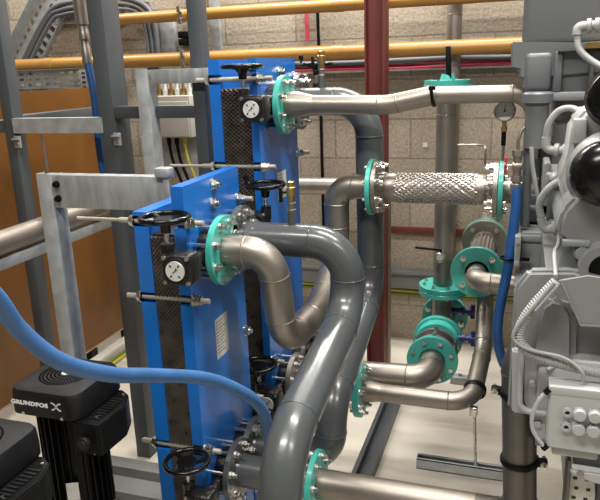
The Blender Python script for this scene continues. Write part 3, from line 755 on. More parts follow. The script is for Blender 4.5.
for z in (1.63, 1.66, 1.69, 1.715): box(bm, -2.60, -2.575, 3.598, 3.60, z - .006, z + .006)
obj('slot', bm, M['ink'], o)
for i, (dx, dz, r) in enumerate(((0, 0, .017), (.032, .012, .015), (.062, -.005, .013))):
    p = [(-3.40 + dx, 3.87, 1.55), (-3.27 + dx, 3.87, 1.78 + dz), (-3.05 + dx, 3.87, 2.05 + dz), (-2.92 + dx * .6, 3.87, 2.145 - dx * .9), (-2.7, 3.87, 2.165 - dx * 1.05), (-2.45, 3.87, 2.165 - dx * 1.05), (-2.262 - dx * .9, 3.87, 2.10 - dx * .6), (-2.212 - dx * 1.05, 3.87, 1.95), (-2.212 - dx * 1.05, 3.87, 1.72)]
    o = obj('cable', sweep(B(), smooth_path(p, 8), r, 10), M['cable']); tag(o, ['thick grey cable along the sloping tray, outermost', 'grey cable along the sloping tray, middle of three', 'grey cable along the sloping tray, inner of three'][i], 'cable', 'cables on the sloping tray')
o = obj('conduit_drop', box(B(), -2.62, -2.595, 3.87, 3.95, 1.93, 2.12, .002), M['galv']); tag(o, 'short galvanised hanger strip below the cables at upper left', 'bracket')
# ochre pipes with clamps
for z, lab, cl in ((1.777, 'lower ochre painted pipe running along the block wall', 'lower'), (2.027, 'upper ochre painted pipe running along the block wall', 'upper')):
    t = thing('ochre_pipe', lab, 'pipe', (-1, 3.76, z))
    rp = .041 if cl == 'lower' else .034
    bm = B()
    if cl == 'lower': cyl(bm, (XL, 3.76, z), (XR, 3.76, z), .041, 28)
    else: pipe_mesh(bm, [(-2.50, 3.946, z), (-2.50, 3.76, z), (XR, 3.76, z)], .034, [0, .08, 0], weld=False)
    for x in (-2.95, -1.0, 1.0)[cl == 'upper':]: lathe(bm, [(rp, -.03), (rp + .003, -.03), (rp + .003, .03), (rp, .03)], (x, 3.76, z), (1, 0, 0), 28, close=True)
    obj('pipe', bm, M['ochre'], t)
    bm = B(); lathe(bm, [(rp + .0005, -.012), (rp + .006, -.012), (rp + .006, .012), (rp + .0005, .012)], (-1.955, 3.76, z), (1, 0, 0), 24, close=True)
    box(bm, -1.967, -1.943, 3.80, 3.90, z - .03, z + .03); box(bm, -1.967, -1.943, 3.70, 3.73, z + .015, z + .05, .003); box(bm, -1.967, -1.943, 3.70, 3.73, z - .05, z - .02, .003); obj('clamp', bm, M['zinc'], t)
bm = B(); box(bm, -1.985, -1.925, 3.905, 3.95, 1.55, 2.3, .002); o = obj('strut_channel', bm, M['galv']); tag(o, 'vertical galvanised strut on wall holding the ochre pipe clamps', 'channel')
bm = B(); box(bm, -1.85, -1.79, 3.905, 3.95, 1.80, 2.4, .002); o = obj('strut_channel', bm, M['galv']); tag(o, 'vertical galvanised strut on wall just right of the dark post', 'channel')
bm = B(); box(bm, -2.065, -2.015, 3.88, 3.95, 1.905, 1.945, .004); box(bm, -2.065, -2.015, 3.88, 3.95, 1.86, 1.90, .004); o = obj('switch_box', bm, M['black']); tag(o, 'small black switch box on wall between ochre pipes', 'switch')
bm = B(); box(bm, -2.20, -2.10, 3.90, 3.95, 1.80, 2.06, .003); o = obj('wall_box', bm, M['galv']); tag(o, 'galvanised upright box on wall between the ochre pipes', 'box')
# electrical box
t = thing('electrical_box', 'cream electrical box with glands behind the dark grey rail', 'electrical box', (-1.87, 3.4, 1.45))
bm = B(); box(bm, -1.995, -1.745, 3.35, 3.50, 1.345, 1.575, .006); obj('enclosure', bm, M['cream'], t)
bm = B(); box(bm, -1.988, -1.752, 3.338, 3.35, 1.352, 1.545, .004); obj('lid', bm, M['cream'], t)
for k in range(6):
    x = -1.965 + k * .038
    bm = B(); cyl(bm, (x, 3.42, 1.575), (x, 3.42, 1.60), .014, 12); hexnut(bm, (x, 3.42, 1.60), (0, 0, 1), .016, .012); cyl(bm, (x, 3.42, 1.612), (x, 3.42, 1.64), .009, 10)
    obj('cable_gland', bm, M['white'] if k % 2 else M['brass'], t)
for k in range(3):
    x = -1.93 + k * .05
    bm = B(); cyl(bm, (x, 3.42, 1.345), (x, 3.42, 1.30), .013, 12); sweep(bm, smooth_path([(x, 3.42, 1.30), (x + .01, 3.43, 1.2), (x + .02, 3.5, 1.05), (x + .02, 3.6, .8)], 6), .009, 8); obj('cable', bm, [M['black'], M['black'], M['yellow']][k], t)
bm = B(); box(bm, -2.05, -1.70, 3.50, 3.53, 1.1, 1.72); box(bm, -2.05, -2.01, 3.53, 3.95, 1.5, 1.54); box(bm, -1.74, -1.70, 3.53, 3.95, 1.5, 1.54); obj('mounting_plate', bm, M['galv'], t)
bm = B(); box(bm, -1.99, -1.75, 3.47, 3.50, 1.60, 1.70, .003)
for k in range(9): box(bm, -1.98 + k * .026, -1.962 + k * .026, 3.45, 3.47, 1.61, 1.69, .002)
obj('terminal_rail', bm, M['white'], t)

# wall services right of the exchangers
o = obj('cable_tray', box(B(), -1.30, .6, 3.888, 3.95, 1.665, 1.672), M['galv']); tag(o, 'thin cable ledge with red cables on the wall under the ochre pipe', 'cable tray')
for i, (z, m, r) in enumerate(((1.683, 'pink', .011), (1.70, 'pink', .009), (1.722, 'cable', .016), (1.752, 'cable', .016))):
    p = [(-1.35 + .32 * k, 3.908 + .008 * (i % 2), z + .004 * math.sin(k * 2.1 + i)) for k in range(8)]
    o = obj('cable', sweep(B(), smooth_path(p, 5), r, 10), M[m]); tag(o, ['pinkish red cable on the wall ledge, lower of two', 'pinkish red cable on the wall ledge, upper of two', 'dark cable just above the red cables on the wall', 'topmost dark cable over the red cables on the wall'][i], 'cable', 'cables on the wall ledge')
o = obj('cable', cyl(B(), (-1.235, 3.93, 1.85), (-1.235, 3.93, ZC), .012, 10), M['pink']); tag(o, 'vertical red cable climbing the wall above the rear exchanger', 'cable')
o = obj('cable', sweep(B(), smooth_path([(-1.165, 3.92, ZC), (-1.165, 3.92, 2.2), (-1.16, 3.92, 1.6), (-1.16, 3.92, 1.0), (-1.16, 3.92, .4)], 4), .010, 10), M['black']); tag(o, 'vertical black cable down the wall left of the red column', 'cable')
bm = B(); box(bm, -1.7, .9, 3.88, 3.95, .36, .455, .004); box(bm, -1.7, .9, 3.86, 3.95, .455, .475, .004); o = obj('cable_trunking', bm, M['trunk']); tag(o, 'grey trunking along the foot of the back wall', 'trunking')
for z, m, lab in ((.335, 'yellow', 'yellow earth cable under the grey trunking'), (.312, 'earth', 'green earth cable under the grey trunking')):
    o = obj('earth_cable', sweep(B(), [(-1.7, 3.94, z), (-.4, 3.94, z - .01), (.9, 3.94, z)], .011, 10), M[m]); tag(o, lab, 'cable')
o = obj('wall_label', box(B(), -.545, -.52, 3.944, 3.95, 1.225, 1.25), M['white']); tag(o, 'small white square label on the block wall by the vertical pipe', 'label')
o = obj('impulse_tube', sweep(B(), fillet([(-.285, 2.78, 1.375), (-.147, 2.78, 1.375), (-.108, 2.262, 1.43), (-.108, 2.262, 1.37)], .03)[0], .004, 8), M['steel']); tag(o, 'thin bent steel tube above the braided hose', 'tube')

# ------------------------------------------------------------------ pumps
def pump(label, cx, cy, logo):
    t = thing('pump', label, 'pump', (cx, cy, 0))
    h = .108; zt, zb = .925, .852
    bm = B()
    # bulging fan cover: rounded square rings
    def ring(half, z, rr, n=10):
        pts = []
        for qx, qy, a0 in ((1, 1, 0), (-1, 1, PI / 2), (-1, -1, PI), (1, -1, 3 * PI / 2)):
            for k in range(n + 1):
                a = a0 + PI / 2 * k / n; pts.append((cx + qx * (half - rr) + rr * math.cos(a), cy + qy * (half - rr) + rr * math.sin(a), z))
        return [bm.verts.new(p) for p in pts]
    rs = [ring(h * .94, zb, .03), ring(h * .99, zb + .004, .034), ring(h, zb + .03, .036), ring(h * .985, zt - .010, .036), ring(h * .95, zt - .002, .036), ring(h * .90, zt, .036), ring(h * .74, zt + .002, .05), ring(h * .71, zt + .0035, .06)]
    for a, b in zip(rs, rs[1:]):
        n = len(a)
        for i in range(n): bm.faces.new((a[i], a[(i + 1) % n], b[(i + 1) % n], b[i]))
    bm.faces.new(rs[0][::-1]); bm.faces.new(rs[-1]); bmesh.ops.recalc_face_normals(bm, faces=bm.faces)
    cap = obj('fan_cover', bm, M['pumpgrey'], t)
    bm = B()
    for R in (.018, .028, .038, .048, .058, .066):
        n = int(R * 900)
        for k in range(n):
            a0 = 2 * PI * k / n; a1 = a0 + 2 * PI / n * .66
            q = [(cx + (R + s * .0027) * math.cos(a), cy + (R + s * .0027) * math.sin(a)) for a, s in ((a0, -1), ((a0 + a1) / 2, -1), (a1, -1), (a1, 1), ((a0 + a1) / 2, 1), (a0, 1))]
            prism(bm, q, 'z', zt + .0005, zt + .0045)
    g = obj('vent_slots', bm, M['slot'], cap); g['label'] = 'rings of dark cooling slots'
    bm = B(); cyl(bm, (cx, cy, zt + .001), (cx, cy, zt + .006), .010, 20); obj('centre_badge', bm, M['whitepaint'] if logo else M['pumpgrey'], cap)
    for sx, sy in ((-1, -1), (1, -1), (1, 1), (-1, 1)):
        bm = B(); cyl(bm, (cx + sx * .060, cy + sy * (h + .0015), zb + .008), (cx + sx * .060, cy + sy * (h - .012), zb + .008), .0042, 10); obj('screw', bm, M['zinc'], cap)
    # motor with cooling fins
    bm = B(); cyl(bm, (cx, cy, .50), (cx, cy, zb + .005), .074, 36)
    for k in range(28):
        a = 2 * PI * k / 28; e = V(math.cos(a), math.sin(a), 0); obox(bm, V(cx, cy, .685) + e * .080, e, (-e.y, e.x, 0), (0, 0, 1), .009, .0016, .160)
    obj('motor', bm, M['black'], t)
    # terminal box on the right
    bm = B(); x0, x1 = cx + .085, cx + .165; ya, yb = cy - .105, cy + .085
    poly = [(x0, ya), (x1 - .006, ya), (x1, ya + .006), (x1 + .006, cy), (x1 - .02, yb - .02), (x1 - .05, yb), (x0, yb)]
    prism(bm, poly, 'z', .765, .852)
    bmesh.ops.bevel(bm, geom=list(bm.edges), offset=.003, segments=2, affect='EDGES')
    tb = obj('terminal_box', bm, M['black'], t)
    bm = B(); cyl(bm, (cx + .12, ya, .80), (cx + .12, ya - .012, .80), .017, 20); cyl(bm, (cx + .12, ya - .012, .80), (cx + .12, ya - .016, .80), .011, 16); obj('cable_entry', bm, M['rubber'], tb)
    bm = B(); cyl(bm, (cx + .145, ya, .772), (cx + .145, ya - .003, .772), .003, 8); obj('screw', bm, M['zinc'], tb)
    bm = B()
    for k in range(9): box(bm, x1 - .050, x1 - .018, ya + .03 + k * .013, ya + .036 + k * .013, .852, .8545)
    obj('vent_rib', bm, M['castblack'], tb)
    for yy in (cy - .07, cy + .055):
        bm = B(); cyl(bm, (x1 - .03, yy, .852), (x1 - .03, yy, .857), .0045, 10); obj('screw', bm, M['zinc'], tb)
    # flange stool, stack and foot
    bm = B(); lathe(bm, [(.0, .50), (.10, .50), (.105, .485), (.105, .465), (.085, .455), (.07, .40), (.07, .12), (.11, .11), (.115, .05), (.115, .0), (0, .0)], (cx, cy, 0), (0, 0, 1), 40); obj('pump_stack', bm, M['castblack'], t)
    bm = B(); obox(bm, (cx + .0395, cy - .082, .625), (.43, -.9, 0), (.9, .43, 0), (0, 0, 1), .0012, .016, .026); n = obj('rating_plate', bm, M['white'], t); n['label'] = 'small white rating plate'
    if logo:
        cu = bpy.data.curves.new('lettering', 'FONT'); cu.body = 'GRUNDFOS'; cu.size = .0155; cu.extrude = .0005; cu.offset = .0007; cu.space_character = 1.08
        tmp = bpy.data.objects.new('tmp_lettering', cu); C.objects.link(tmp)
        me = bpy.data.meshes.new_from_object(tmp.evaluated_get(bpy.context.evaluated_depsgraph_get())); bpy.data.objects.remove(tmp); me.name = 'lettering'
        w = max(v.co.x for v in me.vertices)
        sc = .115 / w
        me.transform(Matrix.Scale(sc, 4, (1, 0, 0))); me.transform(Matrix.Rotation(PI / 2, 4, 'X')); me.transform(Matrix.Translation((-.093, -h - .0006, .886)))
        me.materials.clear(); me.materials.append(M['whitepaint'])
        o = bpy.data.objects.new('lettering', me); C.objects.link(o); o.parent = cap; o['label'] = 'white maker lettering'
        bm = B()
        for s in (1, -1):
            pth = [(cx + .047 + .0135 * u, cy - h - .0006, .892 + s * (.0088 * u + .003 * math.sin(u * 3.0))) for u in [x / 6 - 1 for x in range(13)]]
            for a, b in zip(pth, pth[1:]):
                a = Vector(a); b = Vector(b); obox(bm, (a + b) / 2, b - a, (0, 1, 0), (b - a).cross(Vector((0, 1, 0))), (b - a).length / 2 + .0006, .0006, .0019)
        o = obj('emblem', bm, M['whitepaint'], cap)
    return t
pump('black pump with white lettering on its cover, under the blue hose', -1.132, 1.343, True)
pump('black pump cut by the left edge, nearest the camera', -1.128, 1.005, False)

# ------------------------------------------------------------------ hoses
p = [(-1.15, -.2, 3.70), (-1.12, -.15, 3.2), (-.95, .12, 2.45), (-.78, .40, 1.92), (-.72, .57, 1.66), (-.712, .64, 1.51), (-.706, .714, 1.398), (-.705, .75, 1.332), (-.678, .797, 1.262), (-.658, .892, 1.197), (-.653, 1.007, 1.141), (-.619, 1.142, 1.075), (-.590, 1.221, 1.020), (-.560, 1.285, .955), (-.550, 1.325, .88), (-.555, 1.36, .70), (-.60, 1.42, .40), (-.70, 1.40, .10), (-.80, 1.2, .025), (-.85, .8, .02)]
o = obj('blue_hose', sweep(B(), smooth_path(p, 8), .0142, 18), M['hose']); tag(o, 'pale blue hose sweeping across the front from left edge', 'hose')
t = thing('blue_hose', 'blue hose with steel ferrule hanging down at upper left by the post', 'hose', (-1.54, 2.2, 1.5))
bm = B(); sweep(bm, smooth_path([(-1.757, 2.481, 1.767), (-1.730, 2.464, 1.610), (-1.725, 2.453, 1.420), (-1.714, 2.453, 1.274), (-1.708, 2.531, 1.140), (-1.730, 2.643, 0.972), (-1.742, 2.654, 0.692), (-1.742, 2.654, 0.244), (-1.742, 2.654, 0.042)], 8), .0165, 16); obj('hose', bm, M['hose2'], t)
bm = B(); lathe(bm, [(0, 0), (.0195, 0), (.0195, .07), (.016, .075), (.016, .10), (.022, .10), (.022, .13), (.019, .135), (.019, .16), (.026, .16), (.026, .30), (0, .30)], (-1.757, 2.481, 1.745), (-.02, 0, 1), 20); obj('ferrule', bm, M['steel_dull'], t)
bm = B(); cyl(bm, (-1.763, 2.481, 2.04), (-1.762, 2.481, ZC), .018, 16); obj('drop_pipe', bm, M['steel_dull'], t)

# ball valve with red handle and blue engine hose
t = thing('ball_valve', 'small ball valve with red handle above the blue engine hose', 'valve', (-.003, 2.12, 1.40))
vx, vy = -.006, 2.11
bm = B(); cyl(bm, (vx, vy, 1.34), (vx, vy, 1.435), .0125, 16); hexnut(bm, (vx, vy, 1.342), (0, 0, 1), .017, .018); hexnut(bm, (vx, vy, 1.42), (0, 0, 1), .017, .018); lathe(bm, [(0, -.018), (.012, -.014), (.0165, 0), (.012, .014), (0, .018)], (vx, vy, 1.39), (1, 0, 0), 16); obj('valve_body', bm, M['steel_dull'], t)
bm = B(); cyl(bm, (vx, vy, 1.39), (vx - .032, vy, 1.392), .0042, 10); obj('spindle', bm, M['zinc'], t)
bm = B(); lathe(bm, [(0, 0), (.010, 0), (.010, .006), (0, .006)], (vx - .032, vy, 1.392), (-1, 0, 0), 12)
for s in (-1, 1): obox(bm, (vx - .034, vy, 1.392 + s * .014), (1, 0, 0), (0, 1, 0), (0, 0, 1), .004, .006, .012, .002)
obj('handle', bm, M['valvered'], t)
bm = B(); sweep(bm, smooth_path([(vx, vy, 1.435), (vx, vy + .002, 1.47), (vx + .015, vy + .01, 1.505), (vx + .055, vy + .02, 1.515), (vx + .10, vy + .06, 1.512)], 8), .0048, 10); obj('curved_tube', bm, M['steel'], t)
t = thing('blue_hose', 'deep blue hose running down the left side of the engine', 'hose', (-.02, 2.1, 1.))
bm = B(); sweep(bm, smooth_path([(vx, vy, 1.335), (-.003, 2.10, 1.27), (-.010, 2.09, 1.16), (-.022, 2.08, 1.04), (-.037, 2.08, .93), (-.038, 2.08, .84), (-.022, 2.09, .76), (.005, 2.10, .70), (.03, 2.11, .62), (.05, 2.2, .50), (.1, 2.3, .42)], 8), .0158, 16); obj('hose', bm, M['hose2'], t)
bm = B(); lathe(bm, [(0, 0), (.0175, 0), (.0175, .03), (.013, .034), (0, .034)], (vx, vy, 1.305), (0, 0, 1), 16); obj('ferrule', bm, M['engine_dark'], t)
bm = B(); torus(bm, (-.0235, 2.08, 1.105), (.1, 0, 1), .018, .004, 20, 8); box(bm, -.008, .045, 2.076, 2.084, 1.10, 1.11); obj('hose_clip', bm, M['black'], t)

# pressure gauge
t = thing('pressure_gauge', 'round pressure gauge on a thin stem above the braided hose', 'gauge', (-.056, YH, 1.54))
gx = -.053
bm = B(); lathe(bm, [(0, .0), (.030, 0), (.034, .004), (.034, .022), (.031, .025), (.029, .020)], (gx, YH + .012, 1.545), (0, -1, 0), 36); obj('gauge_case', bm, M['steel'], t)
bm = B(); lathe(bm, [(0, .019), (.0295, .019)], (gx, YH + .012, 1.545), (0, -1, 0), 36); dl = obj('dial', bm, M['glass'], t)
bm = B()
for k in range(11):
    a = math.radians(225 - 27 * k); obox(bm, (gx + .024 * math.cos(a), YH - .0073, 1.545 + .024 * math.sin(a)), (math.cos(a), 0, math.sin(a)), (0, 1, 0), (-math.sin(a), 0, math.cos(a)), .003, .0002, .0007)
obox(bm, (gx, YH - .0075, 1.5555), (.15, 0, 1), (0, 1, 0), (1, 0, -.15), .010, .0002, .0011); cyl(bm, (gx, YH - .007, 1.545), (gx, YH - .0085, 1.545), .0035, 12); obj('needle_scale', bm, M['ink'], dl)
bm = B(); cyl(bm, (gx, YH, 1.511), (gx, YH, 1.495), .007, 10); hexnut(bm, (gx, YH, 1.480), (0, 0, 1), .010, .016); obj('brass_fitting', bm, M['brass'], t)
bm = B(); cyl(bm, (gx, YH, 1.48), (gx, YH, 1.33), .005, 10); obj('stem', bm, M['steel_dull'], t)
bm = B(); cyl(bm, (gx, YH, 1.478), (gx, YH, 1.435), .0075, 12); obj('sleeve', bm, M['black'], t)

# ------------------------------------------------------------------ engine
t = thing('gas_engine', 'large grey painted engine filling the right edge', 'engine', (.3, 2.2, 0))
E = M['engine']; ED = M['engine_dark']; EP = M['engine_pale']
EB = {}
# tall charge-air housing at top
bm = B(); box(bm, -.012, .70, 2.20, 2.75, 1.740, 2.55, .02, 3); obj('upper_housing', bm, ED, t)
bm = B(); prism(bm, [(-.043, 1.754), (.21, 1.742), (.21, 1.655), (.002, 1.642), (-.015, 1.650), (-.016, 1.671), (-.039, 1.678)], 'y', 2.18, 2.6); bmesh.ops.bevel(bm, geom=list(bm.edges), offset=.005, segments=2, affect='EDGES'); obj('lower_ledge', bm, ED, t)
bm = B(); box(bm, -.001, .080, 2.172, 2.5, 1.604, 1.722, .016, 3); obj('water_gallery', bm, ED, t)
for xa, xb in ((.083, .106), (.180, .194)):
    bm = B(); box(bm, xa, xb, 2.165, 2.6, 1.602, 1.722, .006); obj('rib', bm, ED, t)
bm = B(); box(bm, .075, .70, 2.19, 2.7, 1.60, 1.745, .006); obj('side_panel', bm, ED, t)
bm = B(); box(bm, .082, .70, 2.165, 2.7, 1.578, 1.604, .004); obj('joint_rail', bm, E, t)
bm = B(); box(bm, .090, .21, 2.158, 2.2, 1.716, 1.724, .002); obj('painted_shadow_strip', bm, M['rubber'], t)  # solid black strip: shade of a gap painted in, no real opening
bm = B(); lathe(bm, [(0, 0), (.0335, 0), (.0335, .13), (.043, .133), (.043, .158), (.038, .163), (0, .163)], (.042, 2.12, 1.445), (0, 0, 1), 32); obj('outlet_neck', bm, ED, t)
bm = B(); box(bm, .092, .70, 2.24, 2.75, 1.20, 1.59, .008); obj('cylinder_head', bm, E, t)
bm = B(); box(bm, .012, .22, 2.34, 2.9, 1.17, 1.46, .008); cyl(bm, (.025, 2.13, 1.455), (.025, 2.13, 1.20), .014, 14); obj('head_end', bm, ED, t)
bm = B(); box(bm, .060, .094, 2.20, 2.34, 1.22, 1.45, .004); obj('cover_plate', bm, M['rubber'], t)
bm = B(); box(bm, -.004, .10, 2.20, 2.34, 1.195, 1.285, .006); cyl(bm, (.0, 2.17, 1.245), (.055, 2.17, 1.245), .013, 14); obj('flange_block', bm, ED, t)
# left face block
bm = B(); box(bm, .016, .55, 2.10, 2.9, 1.04, 1.187, .006); box(bm, .012, .20, 2.092, 2.12, 1.158, 1.178, .003); obj('upper_block', bm, E, t)
bm = B(); box(bm, -.001, .017, 2.05, 2.10, 1.085, 1.185, .003); cyl(bm, (.008, 2.05, 1.165), (.008, 2.044, 1.165), .005, 10); cyl(bm, (.008, 2.05, 1.10), (.008, 2.042, 1.10), .007, 10); obj('lug_bracket', bm, M['galv'], t)
bm = B(); box(bm, .004, .06, 1.95, 2.2, .98, 1.06, .004); obj('foot_block', bm, ED, t)
# lower casting with a sloped shoulder
bm = B(); prism(bm, [(.003, .86), (.003, 1.176), (.034, 1.223), (.133, 1.230), (.24, 1.20), (.24, .86)], 'y', 1.565, 1.605)
bmesh.ops.bevel(bm, geom=list(bm.edges), offset=.008, segments=3, affect='EDGES'); obj('crankcase', bm, E, t)
bm = B(); prism(bm, [(.075, .75), (.075, 1.20), (.24, 1.20), (.24, .75)], 'y', 1.60, 2.9); obj('crankcase_side', bm, E, t)
bm = B(); prism(bm, [(.040, .99), (.046, 1.085), (.058, 1.152), (.085, 1.176), (.115, 1.170), (.142, 1.135), (.150, 1.01), (.150, .99)], 'y', 1.535, 1.60)
bmesh.ops.bevel(bm, geom=list(bm.edges), offset=.016, segments=4, affect='EDGES'); obj('side_cover', bm, E, t)
bm = B(); prism(bm, [(.006, 1.03), (.030, 1.03), (.034, .90), (.050, .862), (.014, .862)], 'y', 1.545, 1.59); bmesh.ops.bevel(bm, geom=list(bm.edges), offset=.005, segments=2, affect='EDGES')
prism(bm, [(.036, 1.03), (.24, 1.03), (.24, .80), (.054, .86), (.040, .90)], 'y', 1.550, 1.60); box(bm, .066, .24, 1.54, 1.58, .80, 1.02, .01); obj('sump', bm, EP, t)
bm = B(); sweep(bm, fillet([(.027, 1.532, 1.045), (.030, 1.532, .895), (.045, 1.532, .880), (.095, 1.532, .878)], .02)[0], .0075, 12); obj('drain_tube', bm, EP, t)
for c_, r_ in (((.056, 1.555, .95), .007), ((.075, 1.555, .845), .009)):
    bm = B(); lathe(bm, [(0, 0), (r_, 0), (r_, .02), (0, .02)], c_, (0, -1, 0), 12); obj('boss', bm, EP, t)
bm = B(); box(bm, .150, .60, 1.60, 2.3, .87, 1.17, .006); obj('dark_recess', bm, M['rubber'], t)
# bracket plate with rolled lip
bm = B(); prism(bm, [(.101, 1.226), (.149, 1.128), (.40, 1.136), (.40, 1.215), (.155, 1.24)], 'y', 1.50, 1.510)
sweep(bm, [(.099, 1.497, 1.228), (.148, 1.497, 1.126), (.40, 1.497, 1.133)], .003, 8)
obj('bracket_plate', bm, E, t)
# air filter dome in a bowl (axis towards viewer)
dc = V(.181, 1.60, 1.450); da = V(-.25, -1, .02); dd0 = da.normalized()
u_, v_, dd_ = frame_of(da)
cc = dc + V(.008, 0, -.010)
bm = B(); lathe(bm, [(0, -.075), (.101, -.075), (.1025, -.068), (.099, -.064), (.092, -.052), (.078, -.022), (.070, -.006), (0, -.006)], cc, da, 48); obj('filter_collar', bm, E, t)
bm = B(); lathe(bm, [(.0775, -.022), (.084, -.030), (.0865, -.042), (.0815, -.040)], cc, da, 44, close=True); obj('clamp_ring', bm, M['steel_dull'], t)
R = .0735
bm = B(); lathe(bm, [(.060, -.018), (R, -.012), (R, .004)] + [(R * math.cos(a), .004 + .060 * math.sin(a)) for a in [PI / 2 * k / 12 for k in range(1, 12)]] + [(0, .064)], dc, da, 40); d = obj('filter_dome', bm, M['blackgloss'], t); d['label'] = 'shiny black dome'
for k in range(5):
    a = 2.1 + .5 * k; e = u_ * math.cos(a) + v_ * math.sin(a)
    bm = B(); cyl(bm, cc + e * .092 - dd_ * .06, cc + e * .088 - dd_ * .028, .0055, 10); obj('clamp_bolt', bm, M['zinc'], t)
ec = V(.196, 1.66, 1.612); ea = V(-.25, -1, .05)
bm = B(); lathe(bm, [(0, -.03), (.062, -.03), (.062, -.005), (.055, .006), (.04, .012), (0, .015)], ec, ea, 36); d = obj('round_cap', bm, M['blackgloss'], t); d['label'] = 'shiny black round cap'
bm = B(); lathe(bm, [(0, -.20), (.062, -.20), (.066, -.05), (.070, -.03), (0, -.03)], ec, ea, 36); obj('filter_barrel', bm, M['steel_dark'], t)
bm = B(); prism(bm, [(.118, 1.33), (.094, 1.40), (.112, 1.46), (.118, 1.545), (.150, 1.585), (.34, 1.60), (.34, 1.28), (.14, 1.28)], 'y', 1.76, 1.95); bmesh.ops.bevel(bm, geom=list(bm.edges), offset=.012, segments=3, affect='EDGES'); obj('turbo_casting', bm, EP, t)
bm = B(); box(bm, .118, .150, 1.735, 1.77, 1.50, 1.56, .006); obj('hinge_block', bm, EP, t)
bm = B(); lathe(bm, [(0, 0), (.020, 0), (.020, .02), (.013, .035), (0, .04)], (.098, 1.93, 1.385), (0, -1, 0), 20); box(bm, .07, .14, 1.93, 2.1, 1.345, 1.40, .01, 3); box(bm, .065, .085, 1.95, 2.1, 1.30, 1.42, .006); obj('rocker_casting', bm, E, t)
bm = B(); prism(bm, [(.088, 1.30), (.10, 1.36), (.13, 1.395), (.34, 1.40), (.34, 1.15), (.20, 1.16), (.155, 1.20), (.125, 1.27)], 'y', 1.62, 1.90); bmesh.ops.bevel(bm, geom=list(bm.edges), offset=.012, segments=3, affect='EDGES'); obj('manifold_casting', bm, E, t)
bm = B(); box(bm, .105, .165, 1.60, 1.64, 1.278, 1.292, .003); obj('ledge', bm, E, t)
bm = B(); lathe(bm, [(0, .05), (.016, .05), (.020, .03), (.020, 0), (0, 0)], (.150, 1.65, 1.262), (0, -1, 0), 20); lathe(bm, [(.036, 0), (.056, 0), (.056, .05), (.036, .05)], (.198, 1.62, 1.235), (0, -1, 0), 36, close=True); obj('port_ring', bm, E, t)
bm = B(); cyl(bm, (.198, 1.60, 1.235), (.198, 1.615, 1.235), .036, 24); obj('port_core', bm, M['rubber'], t)
# engine bed
bm = B(); box(bm, .24, 1.0, 1.70, 3.2, 0, .86, .01); obj('bed_frame', bm, ED, t)
# copper coloured gasket strip near the top
bm = B(); box(bm, .165, .30, 2.14, 2.19, 1.726, 1.742); obj('gasket_strip', bm, M['brass'], t)

# conduits and connectors on the engine
def elbow_conn(name, label, c, d1, d2, r, L1=.05, L2=.05):
    t = thing(name, label, 'connector', c); c = Vector(c); d1 = Vector(d1).normalized(); d2 = Vector(d2).normalized()
    bm = B(); sweep(bm, fillet([c + d1 * L1, c, c + d2 * L2], r * 1.3)[0], r, 14); obj('elbow', bm, M['conduit'], t)
    for L in (L2 * .42, L2 * .80):
        bm = B(); lathe(bm, [(0, 0), (r * 1.5, 0), (r * 1.55, .003), (r * 1.55, .011), (r * 1.3, .013), (0, .013)], c + d2 * L, d2, 10); obj('union_nut', bm, M['conduit'], t)
    return t
elbow_conn('elbow_connector', 'pale grey elbow plug on the engine left of the black dome', (.068, 1.95, 1.459), (-.05, 0, 1), (1, -.25, 0), .0125, .035, .055)
elbow_conn('elbow_connector', 'pale grey elbow plug below the black dome', (.074, 1.90, 1.243), (-.25, 0, 1), (1, -.25, .28), .0125, .035, .060)
elbow_conn('elbow_connector', 'pale grey elbow plug high on the engine, top right', (.136, 2.10, 1.785), (0, 0, -1), (1, -.1, .03), .0135, .022, .055)
def ribbed(name, label, pts, r, m, ribs=True):
    path = smooth_path(pts, 30 if ribs else 10)
    if ribs:
        # resample and alternate radius
        L = [0]
        for a, b in zip(path, path[1:]): L.append(L[-1] + (b - a).length)
        n = int(L[-1] / .0033); q = []
        j = 0
        for i in range(n + 1):
            s = L[-1] * i / n
            while j < len(L) - 2 and L[j + 1] < s: j += 1
            f = (s - L[j]) / max(1e-9, L[j + 1] - L[j]); q.append(path[j].lerp(path[j + 1], f))
        cnt = len(q)
        bm = sweep(B(), q, lambda u: r * (1 if int(round(u * (cnt - 1))) % 2 else .88), 14)
    else: bm = sweep(B(), path, r, 12)
    o = obj(name, bm, m); return tag(o, label, 'conduit')
ribbed('ribbed_conduit', 'ribbed grey conduit curling down the engine to run right above the box', [(.092, 1.505, 1.222), (.066, 1.503, 1.188), (.040, 1.500, 1.150), (.022, 1.498, 1.110), (.020, 1.495, 1.080), (.036, 1.490, 1.058), (.060, 1.488, 1.047), (.085, 1.487, 1.039), (.130, 1.487, 1.030), (.196, 1.487, 1.021), (.34, 1.49, 1.01)], .0132, M['conduit'])
ribbed('ribbed_conduit', 'ribbed grey conduit looping beside the black dome', [(.066, 1.90, 1.275), (.058, 1.895, 1.315), (.072, 1.88, 1.355), (.095, 1.87, 1.38), (.125, 1.85, 1.395)], .0105, M['conduit'])
ribbed('cable', 'smooth grey cable arching over the plug by the dark cylinder neck', [(.066, 1.95, 1.492), (.070, 1.945, 1.53), (.092, 1.94, 1.564), (.124, 1.93, 1.572), (.155, 1.90, 1.557)], .0088, M['conduit'], False)
ribbed('cable', 'smooth grey cable dropping right from the top elbow plug', [(.136, 2.10, 1.765), (.142, 2.095, 1.727), (.166, 2.09, 1.70), (.202, 2.08, 1.676), (.26, 2.05, 1.65)], .0095, M['conduit'], False)
